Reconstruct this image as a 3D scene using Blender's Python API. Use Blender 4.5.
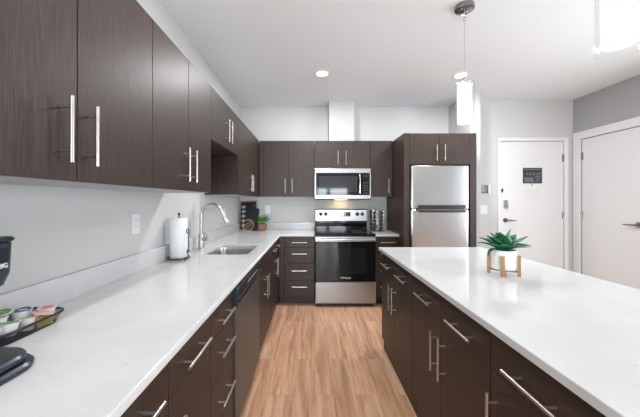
import bpy, bmesh, math, random
from mathutils import Vector, Matrix

random.seed(7)
PI = math.pi
for o in list(bpy.data.objects):
    bpy.data.objects.remove(o)
scene = bpy.context.scene
COL = scene.collection

# ------------------------------------------------------------------ camera, world, lights, exposure
cam_d = bpy.data.cameras.new('camera')
cam = bpy.data.objects.new('camera', cam_d)
COL.objects.link(cam)
cam.location = (0, 0, 1.33)
cam.rotation_euler = (PI / 2, 0, 0)
cam_d.sensor_width = 36.0
cam_d.lens = 290.0 / 640.0 * 36.0
cam_d.shift_x = 8.5 / 640.0
cam_d.shift_y = -7.5 / 640.0
cam_d.clip_start = 0.02
scene.camera = cam

scene.view_settings.view_transform = 'Standard'
scene.view_settings.look = 'None'
scene.view_settings.gamma = 1.0
scene.view_settings.use_curve_mapping = False
scene.view_settings.exposure = 0.47

world = bpy.data.worlds.new('world')
scene.world = world
world.use_nodes = True
bg = world.node_tree.nodes['Background']
bg.inputs[0].default_value = (0.80, 0.90, 1.0, 1)
bg.inputs[1].default_value = 2.0


def area(name, loc, rot, sx, sy, power, color=(1, 1, 1)):
    d = bpy.data.lights.new(name, 'AREA')
    d.shape = 'RECTANGLE'
    d.size = sx
    d.size_y = sy
    d.energy = power
    d.color = color
    o = bpy.data.objects.new(name, d)
    COL.objects.link(o)
    o.location = loc
    o.rotation_euler = rot
    return o


# daylight through the three living room windows behind the camera
WINX = [(-0.90, 0.10), (0.20, 0.69), (0.75, 1.55)]
for k, (a, b) in enumerate(WINX):
    area('window_and_fill_light', ((a + b) / 2, -4.62, 1.15), (PI / 2, 0, 0), b - a, 1.5, 42 * (b - a), (0.86, 0.94, 1.0))
    area('ceiling_fill_outside', ((a + b) / 2, -5.45, 0.35), (PI - 0.75, 0, 0), b - a, 1.3, 95 * (b - a), (0.90, 0.96, 1.0))  # added upward fill panel, brightens the ceiling

# added fill for the left wall, through an invented window in the right wall
area('window_and_fill_light', (3.76, 1.45, 1.50), (PI / 2, 0, PI / 2), 1.1, 1.9, 46, (0.88, 0.95, 1.0))


def downlight(loc, power, r=0.06, color=(0.98, 0.98, 0.99)):
    d = bpy.data.lights.new('ceiling_and_fill_lamp', 'AREA')
    d.shape = 'DISK'
    d.size = r * 2
    d.energy = power
    d.color = color
    o = bpy.data.objects.new('ceiling_and_fill_lamp', d)
    COL.objects.link(o)
    o.location = loc
    return o


# ------------------------------------------------------------------ materials
def mat(name, color=(0.8, 0.8, 0.8), rough=0.5, metal=0.0, spec=0.5, emit=None, estr=0.0, coat=0.0):
    m = bpy.data.materials.new(name)
    m.use_nodes = True
    b = m.node_tree.nodes['Principled BSDF']
    b.inputs['Base Color'].default_value = (*color, 1)
    b.inputs['Roughness'].default_value = rough
    b.inputs['Metallic'].default_value = metal
    b.inputs['Specular IOR Level'].default_value = spec
    b.inputs['Coat Weight'].default_value = coat
    if emit:
        b.inputs['Emission Color'].default_value = (*emit, 1)
        b.inputs['Emission Strength'].default_value = estr
    return m


def nd(m, t):
    return m.node_tree.nodes.new(t)


def lk(m, a, b):
    m.node_tree.links.new(a, b)


def bsdf(m):
    return m.node_tree.nodes['Principled BSDF']


def ramp(m, fac, stops):
    r = nd(m, 'ShaderNodeValToRGB')
    e = r.color_ramp.elements
    while len(e) < len(stops):
        e.new(0.5)
    for i, (p, c) in enumerate(stops):
        e[i].position = p
        e[i].color = (*c, 1)
    lk(m, fac, r.inputs[0])
    return r.outputs[0]


def mapped(m, scale, obj_random=False):
    tc = nd(m, 'ShaderNodeTexCoord')
    mp = nd(m, 'ShaderNodeMapping')
    mp.inputs['Scale'].default_value = scale
    lk(m, tc.outputs['Object'], mp.inputs[0])
    if obj_random:
        oi = nd(m, 'ShaderNodeObjectInfo')
        mul = nd(m, 'ShaderNodeMath')
        mul.operation = 'MULTIPLY'
        mul.inputs[1].default_value = 37.0
        lk(m, oi.outputs['Random'], mul.inputs[0])
        lk(m, mul.outputs[0], mp.inputs['Location'])
    return mp.outputs[0]


def noise(m, vec, scale, detail=3, rough=0.5):
    n = nd(m, 'ShaderNodeTexNoise')
    n.inputs['Scale'].default_value = scale
    n.inputs['Detail'].default_value = detail
    n.inputs['Roughness'].default_value = rough
    lk(m, vec, n.inputs['Vector'])
    return n.outputs[0]


def bump(m, h, strength, dist=0.001):
    b = nd(m, 'ShaderNodeBump')
    b.inputs['Strength'].default_value = strength
    b.inputs['Distance'].default_value = dist
    lk(m, h, b.inputs['Height'])
    lk(m, b.outputs[0], bsdf(m).inputs['Normal'])


def laminate(name, scale):
    m = mat(name, rough=0.42, spec=0.36)
    v = mapped(m, scale, True)
    n1 = noise(m, v, 1.0, 5, 0.65)
    c = ramp(m, n1, [(0.32, (0.020, 0.0115, 0.0095)), (0.5, (0.039, 0.0245, 0.0195)), (0.70, (0.068, 0.046, 0.038))])
    lk(m, c, bsdf(m).inputs['Base Color'])
    bump(m, n1, 0.15, 0.0006)
    return m


LAM_V = laminate('dark_laminate_upright_grain', (300, 300, 8))
LAM_H = laminate('dark_laminate_level_grain', (9, 9, 300))
KICK = mat('toe_kick_laminate', (0.030, 0.023, 0.021), 0.45)
UNDER = mat('cabinet_underside', (0.42, 0.42, 0.42), 0.5)

NICKEL = mat('brushed_nickel', (0.56, 0.53, 0.50), 0.30, 1.0)
CHROME = mat('chrome', (0.75, 0.75, 0.76), 0.1, 1.0)
DARKCHROME = mat('dark_chrome', (0.30, 0.30, 0.31), 0.18, 1.0)


def steel(name, scale, base=0.62, r=0.27):
    m = mat(name, (base, base, base), r, 1.0)
    v = mapped(m, scale)
    n = noise(m, v, 1.0, 3, 0.6)
    c = ramp(m, n, [(0.3, (base * 0.93,) * 3), (0.7, (base * 1.05,) * 3)])
    lk(m, c, bsdf(m).inputs['Base Color'])
    bump(m, n, 0.03, 0.0002)
    return m


STEEL_H = steel('stainless_level_brushed', (2, 2, 400), 0.36, 0.33)
STEEL_V = steel('stainless_upright_brushed', (400, 400, 2), 0.60, 0.22)
STEEL_DW = steel('dark_stainless_dishwasher', (400, 400, 2), 0.10, 0.38)
bsdf(STEEL_DW).inputs['Metallic'].default_value = 0.45
STEEL_SINK = steel('sink_stainless', (3, 200, 3), 0.55, 0.22)

BLACK_GLASS = mat('black_glass', (0.006, 0.006, 0.007), 0.05, 0.0, 0.5)
BLACK = mat('black_plastic', (0.012, 0.012, 0.013), 0.35)
BLACK_MATTE = mat('black_matte', (0.015, 0.015, 0.016), 0.6)
NAVY = mat('dark_navy_plastic', (0.012, 0.020, 0.032), 0.28)
NAVY2 = mat('navy_strip_plastic', (0.012, 0.032, 0.052), 0.3)
WHITE_PL = mat('white_plastic', (0.82, 0.82, 0.81), 0.35)
WHITE_PAINT = mat('white_door_paint', (0.78, 0.78, 0.78), 0.38)
TRIM_PAINT = mat('white_trim_paint', (0.80, 0.80, 0.80), 0.35)
CERAMIC = mat('white_ceramic', (0.86, 0.86, 0.86), 0.25)
PRINT_WHITE = mat('white_print', (0.8, 0.8, 0.8), 0.5)
PRINT_DIM = mat('dim_print', (0.10, 0.10, 0.11), 0.5)
PRINT_GREY = mat('grey_print', (0.35, 0.37, 0.4), 0.5)


def painted(name, col, bs=0.12, sc=140.0):
    m = mat(name, col, 0.75, 0, 0.3)
    v = mapped(m, (1, 1, 1))
    n = noise(m, v, sc, 3)
    bump(m, n, bs, 0.0015)
    return m


WALL = painted('light_grey_wall_paint', (0.605, 0.605, 0.603))
WALL_SHADED = painted('shaded_wall_paint', (0.42, 0.42, 0.42))  # right wall's shade put into a darker wall colour
WALL_W = painted('white_wall_paint', (0.54,) * 3)
CEIL = painted('ceiling_paint', (0.865, 0.90, 0.92), 0.9, 60.0)


def quartz():
    m = mat('white_quartz', (0.8, 0.8, 0.8), 0.10, 0, 0.38)
    v = mapped(m, (1, 1, 1))
    n1 = noise(m, v, 5.0, 8, 0.7)
    n2 = noise(m, v, 34.0, 5, 0.62)
    c1 = ramp(m, n1, [(0.38, (0.61, 0.61, 0.615)), (0.62, (0.655, 0.655, 0.657))])
    c2 = ramp(m, n2, [(0.24, (0.74, 0.72, 0.70)), (0.34, (1, 1, 1))])
    mx = nd(m, 'ShaderNodeMix')
    mx.data_type = 'RGBA'
    mx.blend_type = 'MULTIPLY'
    mx.inputs[0].default_value = 1.0
    lk(m, c1, mx.inputs[6])
    lk(m, c2, mx.inputs[7])
    lk(m, mx.outputs[2], bsdf(m).inputs['Base Color'])
    return m


QUARTZ = quartz()


def floor_mat():
    m = mat('oak_plank_floor', rough=0.33, spec=0.45)
    tc = nd(m, 'ShaderNodeTexCoord')
    sp = nd(m, 'ShaderNodeSeparateXYZ')
    cb = nd(m, 'ShaderNodeCombineXYZ')
    lk(m, tc.outputs['Object'], sp.inputs[0])
    lk(m, sp.outputs[1], cb.inputs[0])
    lk(m, sp.outputs[0], cb.inputs[1])
    br = nd(m, 'ShaderNodeTexBrick')
    br.offset = 0.37
    br.inputs['Color1'].default_value = (0.0, 0.0, 0.0, 1)
    br.inputs['Color2'].default_value = (1, 1, 1, 1)
    br.inputs['Mortar'].default_value = (0.5, 0.5, 0.5, 1)
    br.inputs['Scale'].default_value = 1.0
    br.inputs['Mortar Size'].default_value = 0.0007
    br.inputs['Brick Width'].default_value = 1.22
    br.inputs['Row Height'].default_value = 0.152
    lk(m, cb.outputs[0], br.inputs['Vector'])
    # per-plank offset of the grain
    sc = nd(m, 'ShaderNodeVectorMath')
    sc.operation = 'MULTIPLY_ADD'
    lk(m, br.outputs['Color'], sc.inputs[0])
    sc.inputs[1].default_value = (13, 7, 3)
    lk(m, tc.outputs['Object'], sc.inputs[2])
    mp = nd(m, 'ShaderNodeMapping')
    mp.inputs['Scale'].default_value = (24, 1.6, 1)
    lk(m, sc.outputs[0], mp.inputs[0])
    n1 = noise(m, mp.outputs[0], 1.0, 6, 0.60)
    n1.node.inputs['Distortion'].default_value = 0.4
    mp2 = nd(m, 'ShaderNodeMapping')
    mp2.inputs['Scale'].default_value = (190, 9, 1)
    lk(m, sc.outputs[0], mp2.inputs[0])
    n2 = noise(m, mp2.outputs[0], 1.0, 3, 0.6)
    c1 = ramp(m, n1, [(0.30, (0.38, 0.19, 0.105)), (0.5, (0.60, 0.34, 0.205)), (0.72, (0.74, 0.50, 0.35))])
    c2 = ramp(m, n2, [(0.3, (0.87, 0.85, 0.83)), (0.6, (1, 1, 1))])
    c3 = ramp(m, br.outputs['Color'], [(0.0, (0.95, 0.945, 0.94)), (1.0, (1.09, 1.09, 1.10))])

    def mul(a, b):
        mx = nd(m, 'ShaderNodeMix')
        mx.data_type = 'RGBA'
        mx.blend_type = 'MULTIPLY'
        mx.inputs[0].default_value = 1.0
        lk(m, a, mx.inputs[6])
        lk(m, b, mx.inputs[7])
        return mx.outputs[2]
    c = mul(mul(c1, c2), c3)
    mo = nd(m, 'ShaderNodeMix')
    mo.data_type = 'RGBA'
    lk(m, br.outputs['Fac'], mo.inputs[0])
    lk(m, c, mo.inputs[6])
    mo.inputs[7].default_value = (0.30, 0.17, 0.11, 1)
    lk(m, mo.outputs[2], bsdf(m).inputs['Base Color'])
    bump(m, n1, 0.12, 0.0008)
    return m


FLOOR = floor_mat()


def wood(name, a, b, scale=(40, 40, 3)):
    m = mat(name, rough=0.5)
    v = mapped(m, scale)
    n = noise(m, v, 1.0, 4)
    lk(m, ramp(m, n, [(0.3, a), (0.7, b)]), bsdf(m).inputs['Base Color'])
    return m


WOOD_LIGHT = wood('pale_beech', (0.34, 0.18, 0.08), (0.50, 0.30, 0.15))
WOOD_FRAME = wood('frame_oak', (0.33, 0.20, 0.12), (0.48, 0.31, 0.20))
WOOD_POT = wood('brown_pot', (0.15, 0.08, 0.05), (0.25, 0.135, 0.085), (6, 6, 80))


def leafmat(name, a, b):
    m = mat(name, rough=0.42)
    v = mapped(m, (1, 1, 1))
    n = noise(m, v, 30.0, 3)
    lk(m, ramp(m, n, [(0.3, a), (0.7, b)]), bsdf(m).inputs['Base Color'])
    return m


AGAVE = leafmat('agave_green', (0.005, 0.065, 0.025), (0.025, 0.19, 0.07))
BASIL = leafmat('basil_green', (0.04, 0.20, 0.012), (0.12, 0.40, 0.03))
SOIL = mat('dark_soil', (0.03, 0.022, 0.018), 0.9)


def thin_glass():
    m = bpy.data.materials.new('clear_glass')
    m.use_nodes = True
    nt = m.node_tree
    nt.nodes.remove(nt.nodes['Principled BSDF'])
    out = nt.nodes['Material Output']
    tr = nd(m, 'ShaderNodeBsdfTransparent')
    tr.inputs[0].default_value = (0.97, 0.98, 0.98, 1)
    gl = nd(m, 'ShaderNodeBsdfGlossy')
    gl.inputs['Roughness'].default_value = 0.03
    lw = nd(m, 'ShaderNodeLayerWeight')
    lw.inputs[0].default_value = 0.35
    mx = nd(m, 'ShaderNodeMixShader')
    pw = nd(m, 'ShaderNodeMath'); pw.operation = 'POWER'; pw.inputs[1].default_value = 3.0
    ml = nd(m, 'ShaderNodeMath'); ml.operation = 'MULTIPLY_ADD'; ml.inputs[1].default_value = 0.45; ml.inputs[2].default_value = 0.03
    lk(m, lw.outputs['Facing'], pw.inputs[0])
    lk(m, pw.outputs[0], ml.inputs[0])
    lk(m, ml.outputs[0], mx.inputs[0])
    lk(m, tr.outputs[0], mx.inputs[1])
    lk(m, gl.outputs[0], mx.inputs[2])
    lk(m, mx.outputs[0], out.inputs[0])
    return m


GLASS = thin_glass()


def mesh_wire():
    m = bpy.data.materials.new('black_wire_mesh')
    m.use_nodes = True
    b = bsdf(m)
    b.inputs['Base Color'].default_value = (0.02, 0.02, 0.022, 1)
    b.inputs['Roughness'].default_value = 0.4
    tc = nd(m, 'ShaderNodeTexCoord')
    mp = nd(m, 'ShaderNodeMapping')
    mp.inputs['Scale'].default_value = (500, 500, 500)
    mp.inputs['Rotation'].default_value = (0.785, 0.785, 0)
    lk(m, tc.outputs['Object'], mp.inputs[0])
    ch = nd(m, 'ShaderNodeTexChecker')
    ch.inputs['Scale'].default_value = 1.0
    lk(m, mp.outputs[0], ch.inputs[0])
    tr = nd(m, 'ShaderNodeBsdfTransparent')
    mx = nd(m, 'ShaderNodeMixShader')
    lk(m, ch.outputs['Fac'], mx.inputs[0])
    lk(m, b.outputs[0], mx.inputs[1])
    lk(m, tr.outputs[0], mx.inputs[2])
    lk(m, mx.outputs[0], m.node_tree.nodes['Material Output'].inputs[0])
    return m


WIREMESH = mesh_wire()
LAMP_WHITE = mat('lit_opal_glass', (0.2, 0.19, 0.18), 0.5, emit=(1.0, 0.90, 0.79), estr=0.78)
LED = mat('lit_downlight_lens', (1, 1, 1), 0.4, emit=(1.0, 0.97, 0.92), estr=14.0)
PAPER = mat('white_paper', (0.80, 0.80, 0.81), 0.9)


def towel():
    m = mat('paper_towel', (0.88, 0.88, 0.88), 0.95)
    v = mapped(m, (1, 1, 1))
    vo = nd(m, 'ShaderNodeTexVoronoi')
    vo.inputs['Scale'].default_value = 120
    lk(m, v, vo.inputs['Vector'])
    bump(m, vo.outputs[0], 0.3, 0.001)
    return m


TOWEL = towel()


# ------------------------------------------------------------------ helpers
def tag(o, label=None, cat=None, group=None, kind=None):
    if label:
        o['label'] = label
    if cat:
        o['category'] = cat
    if group:
        o['group'] = group
    if kind:
        o['kind'] = kind
    return o


def thing(name, label, cat, loc=(0, 0, 0), group=None, rot=(0, 0, 0)):
    o = bpy.data.objects.new(name, None)
    o.empty_display_size = 0.05
    COL.objects.link(o)
    o.location = loc
    o.rotation_euler = rot
    return tag(o, label, cat, group)


def root_of(o):
    while o.parent:
        o = o.parent
    return o


def obj(name, bm, material, parent=None, world=False, smooth=False, loc=(0, 0, 0), rot=(0, 0, 0)):
    """one mesh object.  world=True: the bmesh is in world coordinates, moved into the parent's frame"""
    if world:
        off = Vector(root_of(parent).location) if parent else Vector(loc)
        bmesh.ops.translate(bm, verts=bm.verts, vec=-off)
    me = bpy.data.meshes.new(name)
    bm.normal_update()
    bm.to_mesh(me)
    bm.free()
    if isinstance(material, (list, tuple)):
        for mm in material:
            me.materials.append(mm)
    else:
        me.materials.append(material)
    if smooth:
        for p in me.polygons:
            p.use_smooth = True
        if hasattr(me, 'set_sharp_from_angle'):
            me.set_sharp_from_angle(angle=math.radians(38))
    o = bpy.data.objects.new(name, me)
    COL.objects.link(o)
    if parent:
        o.parent = parent
    else:
        o.location = loc
        o.rotation_euler = rot
    return o


def BM():
    return bmesh.new()


def box(bm, x0, x1, y0, y1, z0, z1, bev=0.0, seg=2, mi=0):
    x0, x1 = min(x0, x1), max(x0, x1)
    y0, y1 = min(y0, y1), max(y0, y1)
    z0, z1 = min(z0, z1), max(z0, z1)
    g = bmesh.ops.create_cube(bm, size=1.0)
    vs = g['verts']
    for v in vs:
        v.co = Vector(((x0 + x1) / 2 + v.co.x * (x1 - x0), (y0 + y1) / 2 + v.co.y * (y1 - y0),
                       (z0 + z1) / 2 + v.co.z * (z1 - z0)))
    fs = list({f for v in vs for f in v.link_faces})
    for f in fs:
        f.material_index = mi
    if bev > 0:
        es = list({e for v in vs for e in v.link_edges})
        r = bmesh.ops.bevel(bm, geom=es, offset=bev, segments=seg, affect='EDGES', profile=0.5)
        for f in r['faces']:
            f.material_index = mi
    return bm


def cyl(bm, p0, p1, r0, r1=None, seg=24, cap=True, mi=0):
    r1 = r0 if r1 is None else r1
    p0, p1 = Vector(p0), Vector(p1)
    d = p1 - p0
    g = bmesh.ops.create_cone(bm, cap_ends=cap, cap_tris=False, segments=seg, radius1=r0, radius2=r1, depth=d.length)
    M = Matrix.Translation((p0 + p1) / 2) @ d.to_track_quat('Z', 'Y').to_matrix().to_4x4()
    bmesh.ops.transform(bm, matrix=M, verts=g['verts'])
    for f in {f for v in g['verts'] for f in v.link_faces}:
        f.material_index = mi
    return bm


def tube(bm, pts, r, seg=10, closed=False, mi=0):
    pts = [Vector(p) for p in pts]
    n = len(pts)
    rings = []
    up = None
    for i, p in enumerate(pts):
        if closed:
            t = (pts[(i + 1) % n] - pts[i - 1]).normalized()
        else:
            t = (pts[min(i + 1, n - 1)] - pts[max(i - 1, 0)]).normalized()
        if up is None:
            up = t.orthogonal().normalized()
        else:
            up = (up - t * up.dot(t))
            up = up.normalized() if up.length > 1e-6 else t.orthogonal().normalized()
        s = t.cross(up)
        rr = r[i] if isinstance(r, (list, tuple)) else r
        rings.append([bm.verts.new(p + (up * math.cos(2 * PI * k / seg) + s * math.sin(2 * PI * k / seg)) * rr)
                      for k in range(seg)])
    m = n if closed else n - 1
    for i in range(m):
        a, b = rings[i], rings[(i + 1) % n]
        off = 0
        if closed and i == n - 1:
            off = min(range(seg), key=lambda q: (a[0].co - b[q].co).length)
        for k in range(seg):
            f = bm.faces.new((a[k], a[(k + 1) % seg], b[(k + 1 + off) % seg], b[(k + off) % seg]))
            f.material_index = mi
    if not closed:
        bm.faces.new(rings[0][::-1]).material_index = mi
        bm.faces.new(rings[-1]).material_index = mi
    return bm


def lathe(bm, prof, c=(0, 0, 0), seg=32, mi=0):
    """prof: list of (r,z); caps where r==0"""
    c = Vector(c)
    rings = []
    for r, z in prof:
        if r <= 1e-6:
            rings.append([bm.verts.new(c + Vector((0, 0, z)))])
        else:
            rings.append([bm.verts.new(c + Vector((r * math.cos(2 * PI * k / seg), r * math.sin(2 * PI * k / seg), z)))
                          for k in range(seg)])
    for a, b in zip(rings, rings[1:]):
        for k in range(seg):
            k2 = (k + 1) % seg
            if len(a) == 1 and len(b) == 1:
                continue
            if len(a) == 1:
                f = bm.faces.new((a[0], b[k2], b[k]))
            elif len(b) == 1:
                f = bm.faces.new((a[k], a[k2], b[0]))
            else:
                f = bm.faces.new((a[k], a[k2], b[k2], b[k]))
            f.material_index = mi
    bmesh.ops.recalc_face_normals(bm, faces=bm.faces)
    return bm


def rrect(x0, x1, y0, y1, r, n=6):
    pts = []
    for cx, cy, a0 in ((x1 - r, y1 - r, 0), (x0 + r, y1 - r, 90), (x0 + r, y0 + r, 180), (x1 - r, y0 + r, 270)):
        for k in range(n + 1):
            a = math.radians(a0 + 90 * k / n)
            pts.append((cx + r * math.cos(a), cy + r * math.sin(a)))
    return pts


def loft(bm, rings, cap0=True, cap1=True, mi=0):
    vr = [[bm.verts.new(p) for p in ring] for ring in rings]
    n = len(vr[0])
    for a, b in zip(vr, vr[1:]):
        for k in range(n):
            f = bm.faces.new((a[k], a[(k + 1) % n], b[(k + 1) % n], b[k]))
            f.material_index = mi
    if cap0:
        bm.faces.new(vr[0][::-1]).material_index = mi
    if cap1:
        bm.faces.new(vr[-1]).material_index = mi
    return bm


def rprism(bm, x0, x1, y0, y1, r, z0, z1, bev=0.002, n=6, mi=0):
    """vertical prism over a rounded rectangle with softened top and bottom edge"""
    def ring(i, z):
        return [(x, y, z) for x, y in rrect(x0 + i, x1 - i, y0 + i, y1 - i, max(r - i, 0.0005), n)]
    return loft(bm, [ring(bev, z0), ring(0, z0 + bev), ring(0, z1 - bev), ring(bev, z1)], mi=mi)


def curve_plate(outer, holes, z0, z1, bev=0.002):
    """flat plate with holes, from a filled 2D curve, returned as a bmesh in world coordinates"""
    cu = bpy.data.curves.new('plate', 'CURVE')
    cu.dimensions = '2D'
    cu.fill_mode = 'BOTH'
    cu.extrude = (z1 - z0) / 2 - bev
    cu.bevel_depth = bev
    cu.bevel_resolution = 1
    cu.offset = -bev
    for pts in [outer] + holes:
        s = cu.splines.new('POLY')
        s.points.add(len(pts) - 1)
        for p, (x, y) in zip(s.points, pts):
            p.co = (x, y, 0, 1)
        s.use_cyclic_u = True
    o = bpy.data.objects.new('plate', cu)
    COL.objects.link(o)
    dg = bpy.context.evaluated_depsgraph_get()
    me = bpy.data.meshes.new_from_object(o.evaluated_get(dg))
    bm = BM()
    bm.from_mesh(me)
    bpy.data.objects.remove(o)
    bpy.data.meshes.remove(me)
    bmesh.ops.translate(bm, verts=bm.verts, vec=(0, 0, (z0 + z1) / 2))
    return bm


def text_bm(s, size, M, ext=0.0006):
    """text geometry centred at the origin of matrix M, reading along its +X with its +Y up"""
    cu = bpy.data.curves.new('lettering', 'FONT')
    cu.body = s
    cu.size = size
    cu.extrude = ext
    cu.align_x = 'CENTER'
    cu.align_y = 'CENTER'
    cu.resolution_u = 2
    o = bpy.data.objects.new('lettering', cu)
    COL.objects.link(o)
    dg = bpy.context.evaluated_depsgraph_get()
    me = bpy.data.meshes.new_from_object(o.evaluated_get(dg))
    bm = BM()
    bm.from_mesh(me)
    bpy.data.objects.remove(o)
    bpy.data.meshes.remove(me)
    bmesh.ops.transform(bm, matrix=M, verts=bm.verts)
    return bm


def axes(origin, xdir, ydir):
    x, y = Vector(xdir).normalized(), Vector(ydir).normalized()
    z = x.cross(y)
    M = Matrix((x, y, z)).transposed().to_4x4()
    M.translation = Vector(origin)
    return M


def struct(name, bm, m, parent=None, smooth=False):
    o = obj(name, bm, m, parent, smooth=smooth)
    if not parent:
        o['kind'] = 'structure'
    return o


# face helpers: u runs along the run of cabinets, w out of the face into the room
def fp(o, f, u, w, z):
    if o == 'E':
        return (f + w, u, z)
    if o == 'W':
        return (f - w, u, z)
    return (u, f - w, z)


def fbox(bm, o, f, u0, u1, z0, z1, w0, w1, bev=0.0, mi=0):
    a, b = fp(o, f, u0, w0, z0), fp(o, f, u1, w1, z1)
    return box(bm, a[0], b[0], a[1], b[1], a[2], b[2], bev, mi=mi)


def bar_handle(parent, o, f, kind, u, z, L, out=0.034, r=0.0058, m=None):
    bm = BM()
    if kind == 'v':
        p0, p1 = fp(o, f, u, out, z - L / 2), fp(o, f, u, out, z + L / 2)
        posts = [(u, z - L * 0.33), (u, z + L * 0.33)]
    else:
        p0, p1 = fp(o, f, u - L / 2, out, z), fp(o, f, u + L / 2, out, z)
        posts = [(u - L * 0.31, z), (u + L * 0.31, z)]
    cyl(bm, p0, p1, r, seg=14)
    for pu, pz in posts:
        cyl(bm, fp(o, f, pu, 0.0, pz), fp(o, f, pu, out, pz), 0.0042, seg=10)
    return obj('handle', bm, m or NICKEL, parent, world=True, smooth=True)


def cabinet(name, label, group, o, f, u0, u1, z0, z1, depth, fronts, kick=None, under=False, cat='cabinet', body_u=None):
    cu = (u0 + u1) / 2
    base = fp(o, f, cu, -depth / 2, 0 if kick else z0)
    t = thing(name, label, cat, base, group)
    b0, b1 = body_u or (u0 + 0.001, u1 - 0.001)
    bm = BM()
    fbox(bm, o, f, b0, b1, z0 + (0.004 if under else 0), z1, -depth, -0.0215)
    obj('body', bm, LAM_V, t, world=True)
    if under:
        bm = BM()
        fbox(bm, o, f, b0 + 0.0, b1 - 0.0, z0, z0 + 0.0038, -depth, -0.0215)
        obj('bottom_panel', bm, UNDER, t, world=True)
    if kick:
        kw = kick
        bm = BM()
        fbox(bm, o, f, b0, b1, 0.0, z0 - 0.0005, -depth + 0.005, -kw)
        obj('toe_kick', bm, KICK, t, world=True)
    for fr in fronts:
        kind, a, b, c, d, h = fr
        bm = BM()
        fbox(bm, o, f, a + 0.0018, b - 0.0018, c + 0.0018, d - 0.0018, -0.020, 0.0, 0.0012)
        nm = {'door': 'door', 'drawer': 'drawer', 'panel': 'false_front', 'filler': 'filler_strip'}[kind]
        p = obj(nm, bm, LAM_H if kind in ('drawer', 'panel') else LAM_V, t, world=True)
        if h:
            bar_handle(p, o, f, *h)
    return t


# ------------------------------------------------------------------ room shell
XL, XR, YB, YD, YR, H = -1.05, 3.607, 4.27, 4.0, -4.5, 2.722
bm = BM(); box(bm, XL - 0.1, XR + 0.1, YR - 0.1, YB + 0.15, -0.1, 0.0); struct('floor', bm, FLOOR)
bm = BM(); box(bm, XL - 0.1, XR + 0.1, YR - 0.1, YB + 0.15, H, H + 0.1); struct('ceiling', bm, CEIL)
bm = BM(); box(bm, XL - 0.1, XL, YR - 0.1, YB + 0.15, 0, H); struct('wall_left', bm, WALL)
bm = BM(); box(bm, XL, 2.016, YB, YB + 0.15, 0, H); struct('wall_back', bm, WALL)
# short wall beside the refrigerator
bm = BM(); box(bm, 2.016, 2.149, 3.69, YB + 0.15, 0, H); struct('wall_stub', bm, WALL_W)
# entry wall with its door opening
EX0, EX1, EZ = 2.603, 3.483, 2.157
bm = BM()
box(bm, 2.149, EX0, YD, YD + 0.15, 0, H)
box(bm, EX1, XR, YD, YD + 0.15, 0, H)
box(bm, EX0, EX1, YD, YD + 0.15, EZ, H)
box(bm, EX0, EX1, YD + 0.10, YD + 0.15, 0, EZ)
struct('wall_entry', bm, WALL)
# right wall with its door opening
RY0, RY1, RZ = 3.10, 3.88, 2.157
bm = BM()
box(bm, XR, XR + 0.12, RY1, YD, 0, H)
box(bm, XR, XR + 0.12, YR - 0.1, 0.9, 0, H)
box(bm, XR, XR + 0.12, 2.0, RY0, 0, H)
box(bm, XR, XR + 0.12, 0.9, 2.0, 0, 0.55)
box(bm, XR, XR + 0.12, 0.9, 2.0, 2.45, H)
box(bm, XR, XR + 0.12, RY0, RY1, RZ, H)
box(bm, XR + 0.09, XR + 0.12, RY0, RY1, 0, RZ)
struct('wall_right', bm, WALL_SHADED)
# rear wall with three windows
bm = BM()
wx = [XL] + [v for p in WINX for v in p] + [XR]
for a, b in zip(wx[0::2], wx[1::2]):
    box(bm, a, b, YR - 0.1, YR, 0, H)
for a, b in WINX:
    box(bm, a, b, YR - 0.1, YR, 0, 0.40)
    box(bm, a, b, YR - 0.1, YR, 1.90, H)
struct('wall_rear', bm, WALL)
for k, (a, b) in enumerate(WINX):
    bm = BM()
    for x0, x1, z0, z1 in ((a, a + 0.04, 0.40, 1.90), (b - 0.04, b, 0.40, 1.90), (a + 0.04, b - 0.04, 0.40, 0.44),
                           (a + 0.04, b - 0.04, 1.86, 1.90)):
        box(bm, x0, x1, YR - 0.05, YR - 0.01, z0, z1)
    struct('window_%d' % (k + 1), bm, TRIM_PAINT)
bm = BM()
for y0, y1, z0, z1 in ((0.90, 0.95, 0.55, 2.45), (1.95, 2.00, 0.55, 2.45), (0.95, 1.95, 0.55, 0.60), (0.95, 1.95, 2.40, 2.45)):
    box(bm, XR + 0.01, XR + 0.05, y0, y1, z0, z1)
struct('window_4', bm, TRIM_PAINT)  # frame of the invented side window, out of view
# vent chase above the microwave
bm = BM(); box(bm, 0.244, 0.596, 4.04, YB - 0.001, 2.156, H - 0.0005)
struct('trim_5', bm, WALL_W)

# entry door frame, slab and hardware
bm = BM()
box(bm, EX0 - 0.036, EX0, YD - 0.014, YD, 0, EZ + 0.045, 0.002)
box(bm, EX1, EX1 + 0.05, YD - 0.014, YD, 0, EZ + 0.045, 0.002)
box(bm, EX0, EX1, YD - 0.014, YD, EZ, EZ + 0.045, 0.002)
struct('trim_1', bm, TRIM_PAINT)
bm = BM(); box(bm, EX0 + 0.004, EX1 - 0.004, YD + 0.006, YD + 0.05, 0.008, EZ - 0.004, 0.0015)
d1 = struct('door_1', bm, WHITE_PAINT)
F1 = YD + 0.006


def hinge(parent, o, f, u, z, h=0.10):
    bm = BM()
    c = fp(o, f, u, 0.006, z)
    cyl(bm, (c[0], c[1], z - h / 2), (c[0], c[1], z + h / 2), 0.007, seg=12)
    fbox(bm, o, f, u - 0.016, u + 0.004, z - h / 2, z + h / 2, 0.0005, 0.0025)
    obj('hinge', bm, DARKCHROME, parent, smooth=True)


for z in (1.923, 1.135, 0.30):
    hinge(d1, 'S', F1, EX1 - 0.006, z)


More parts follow.
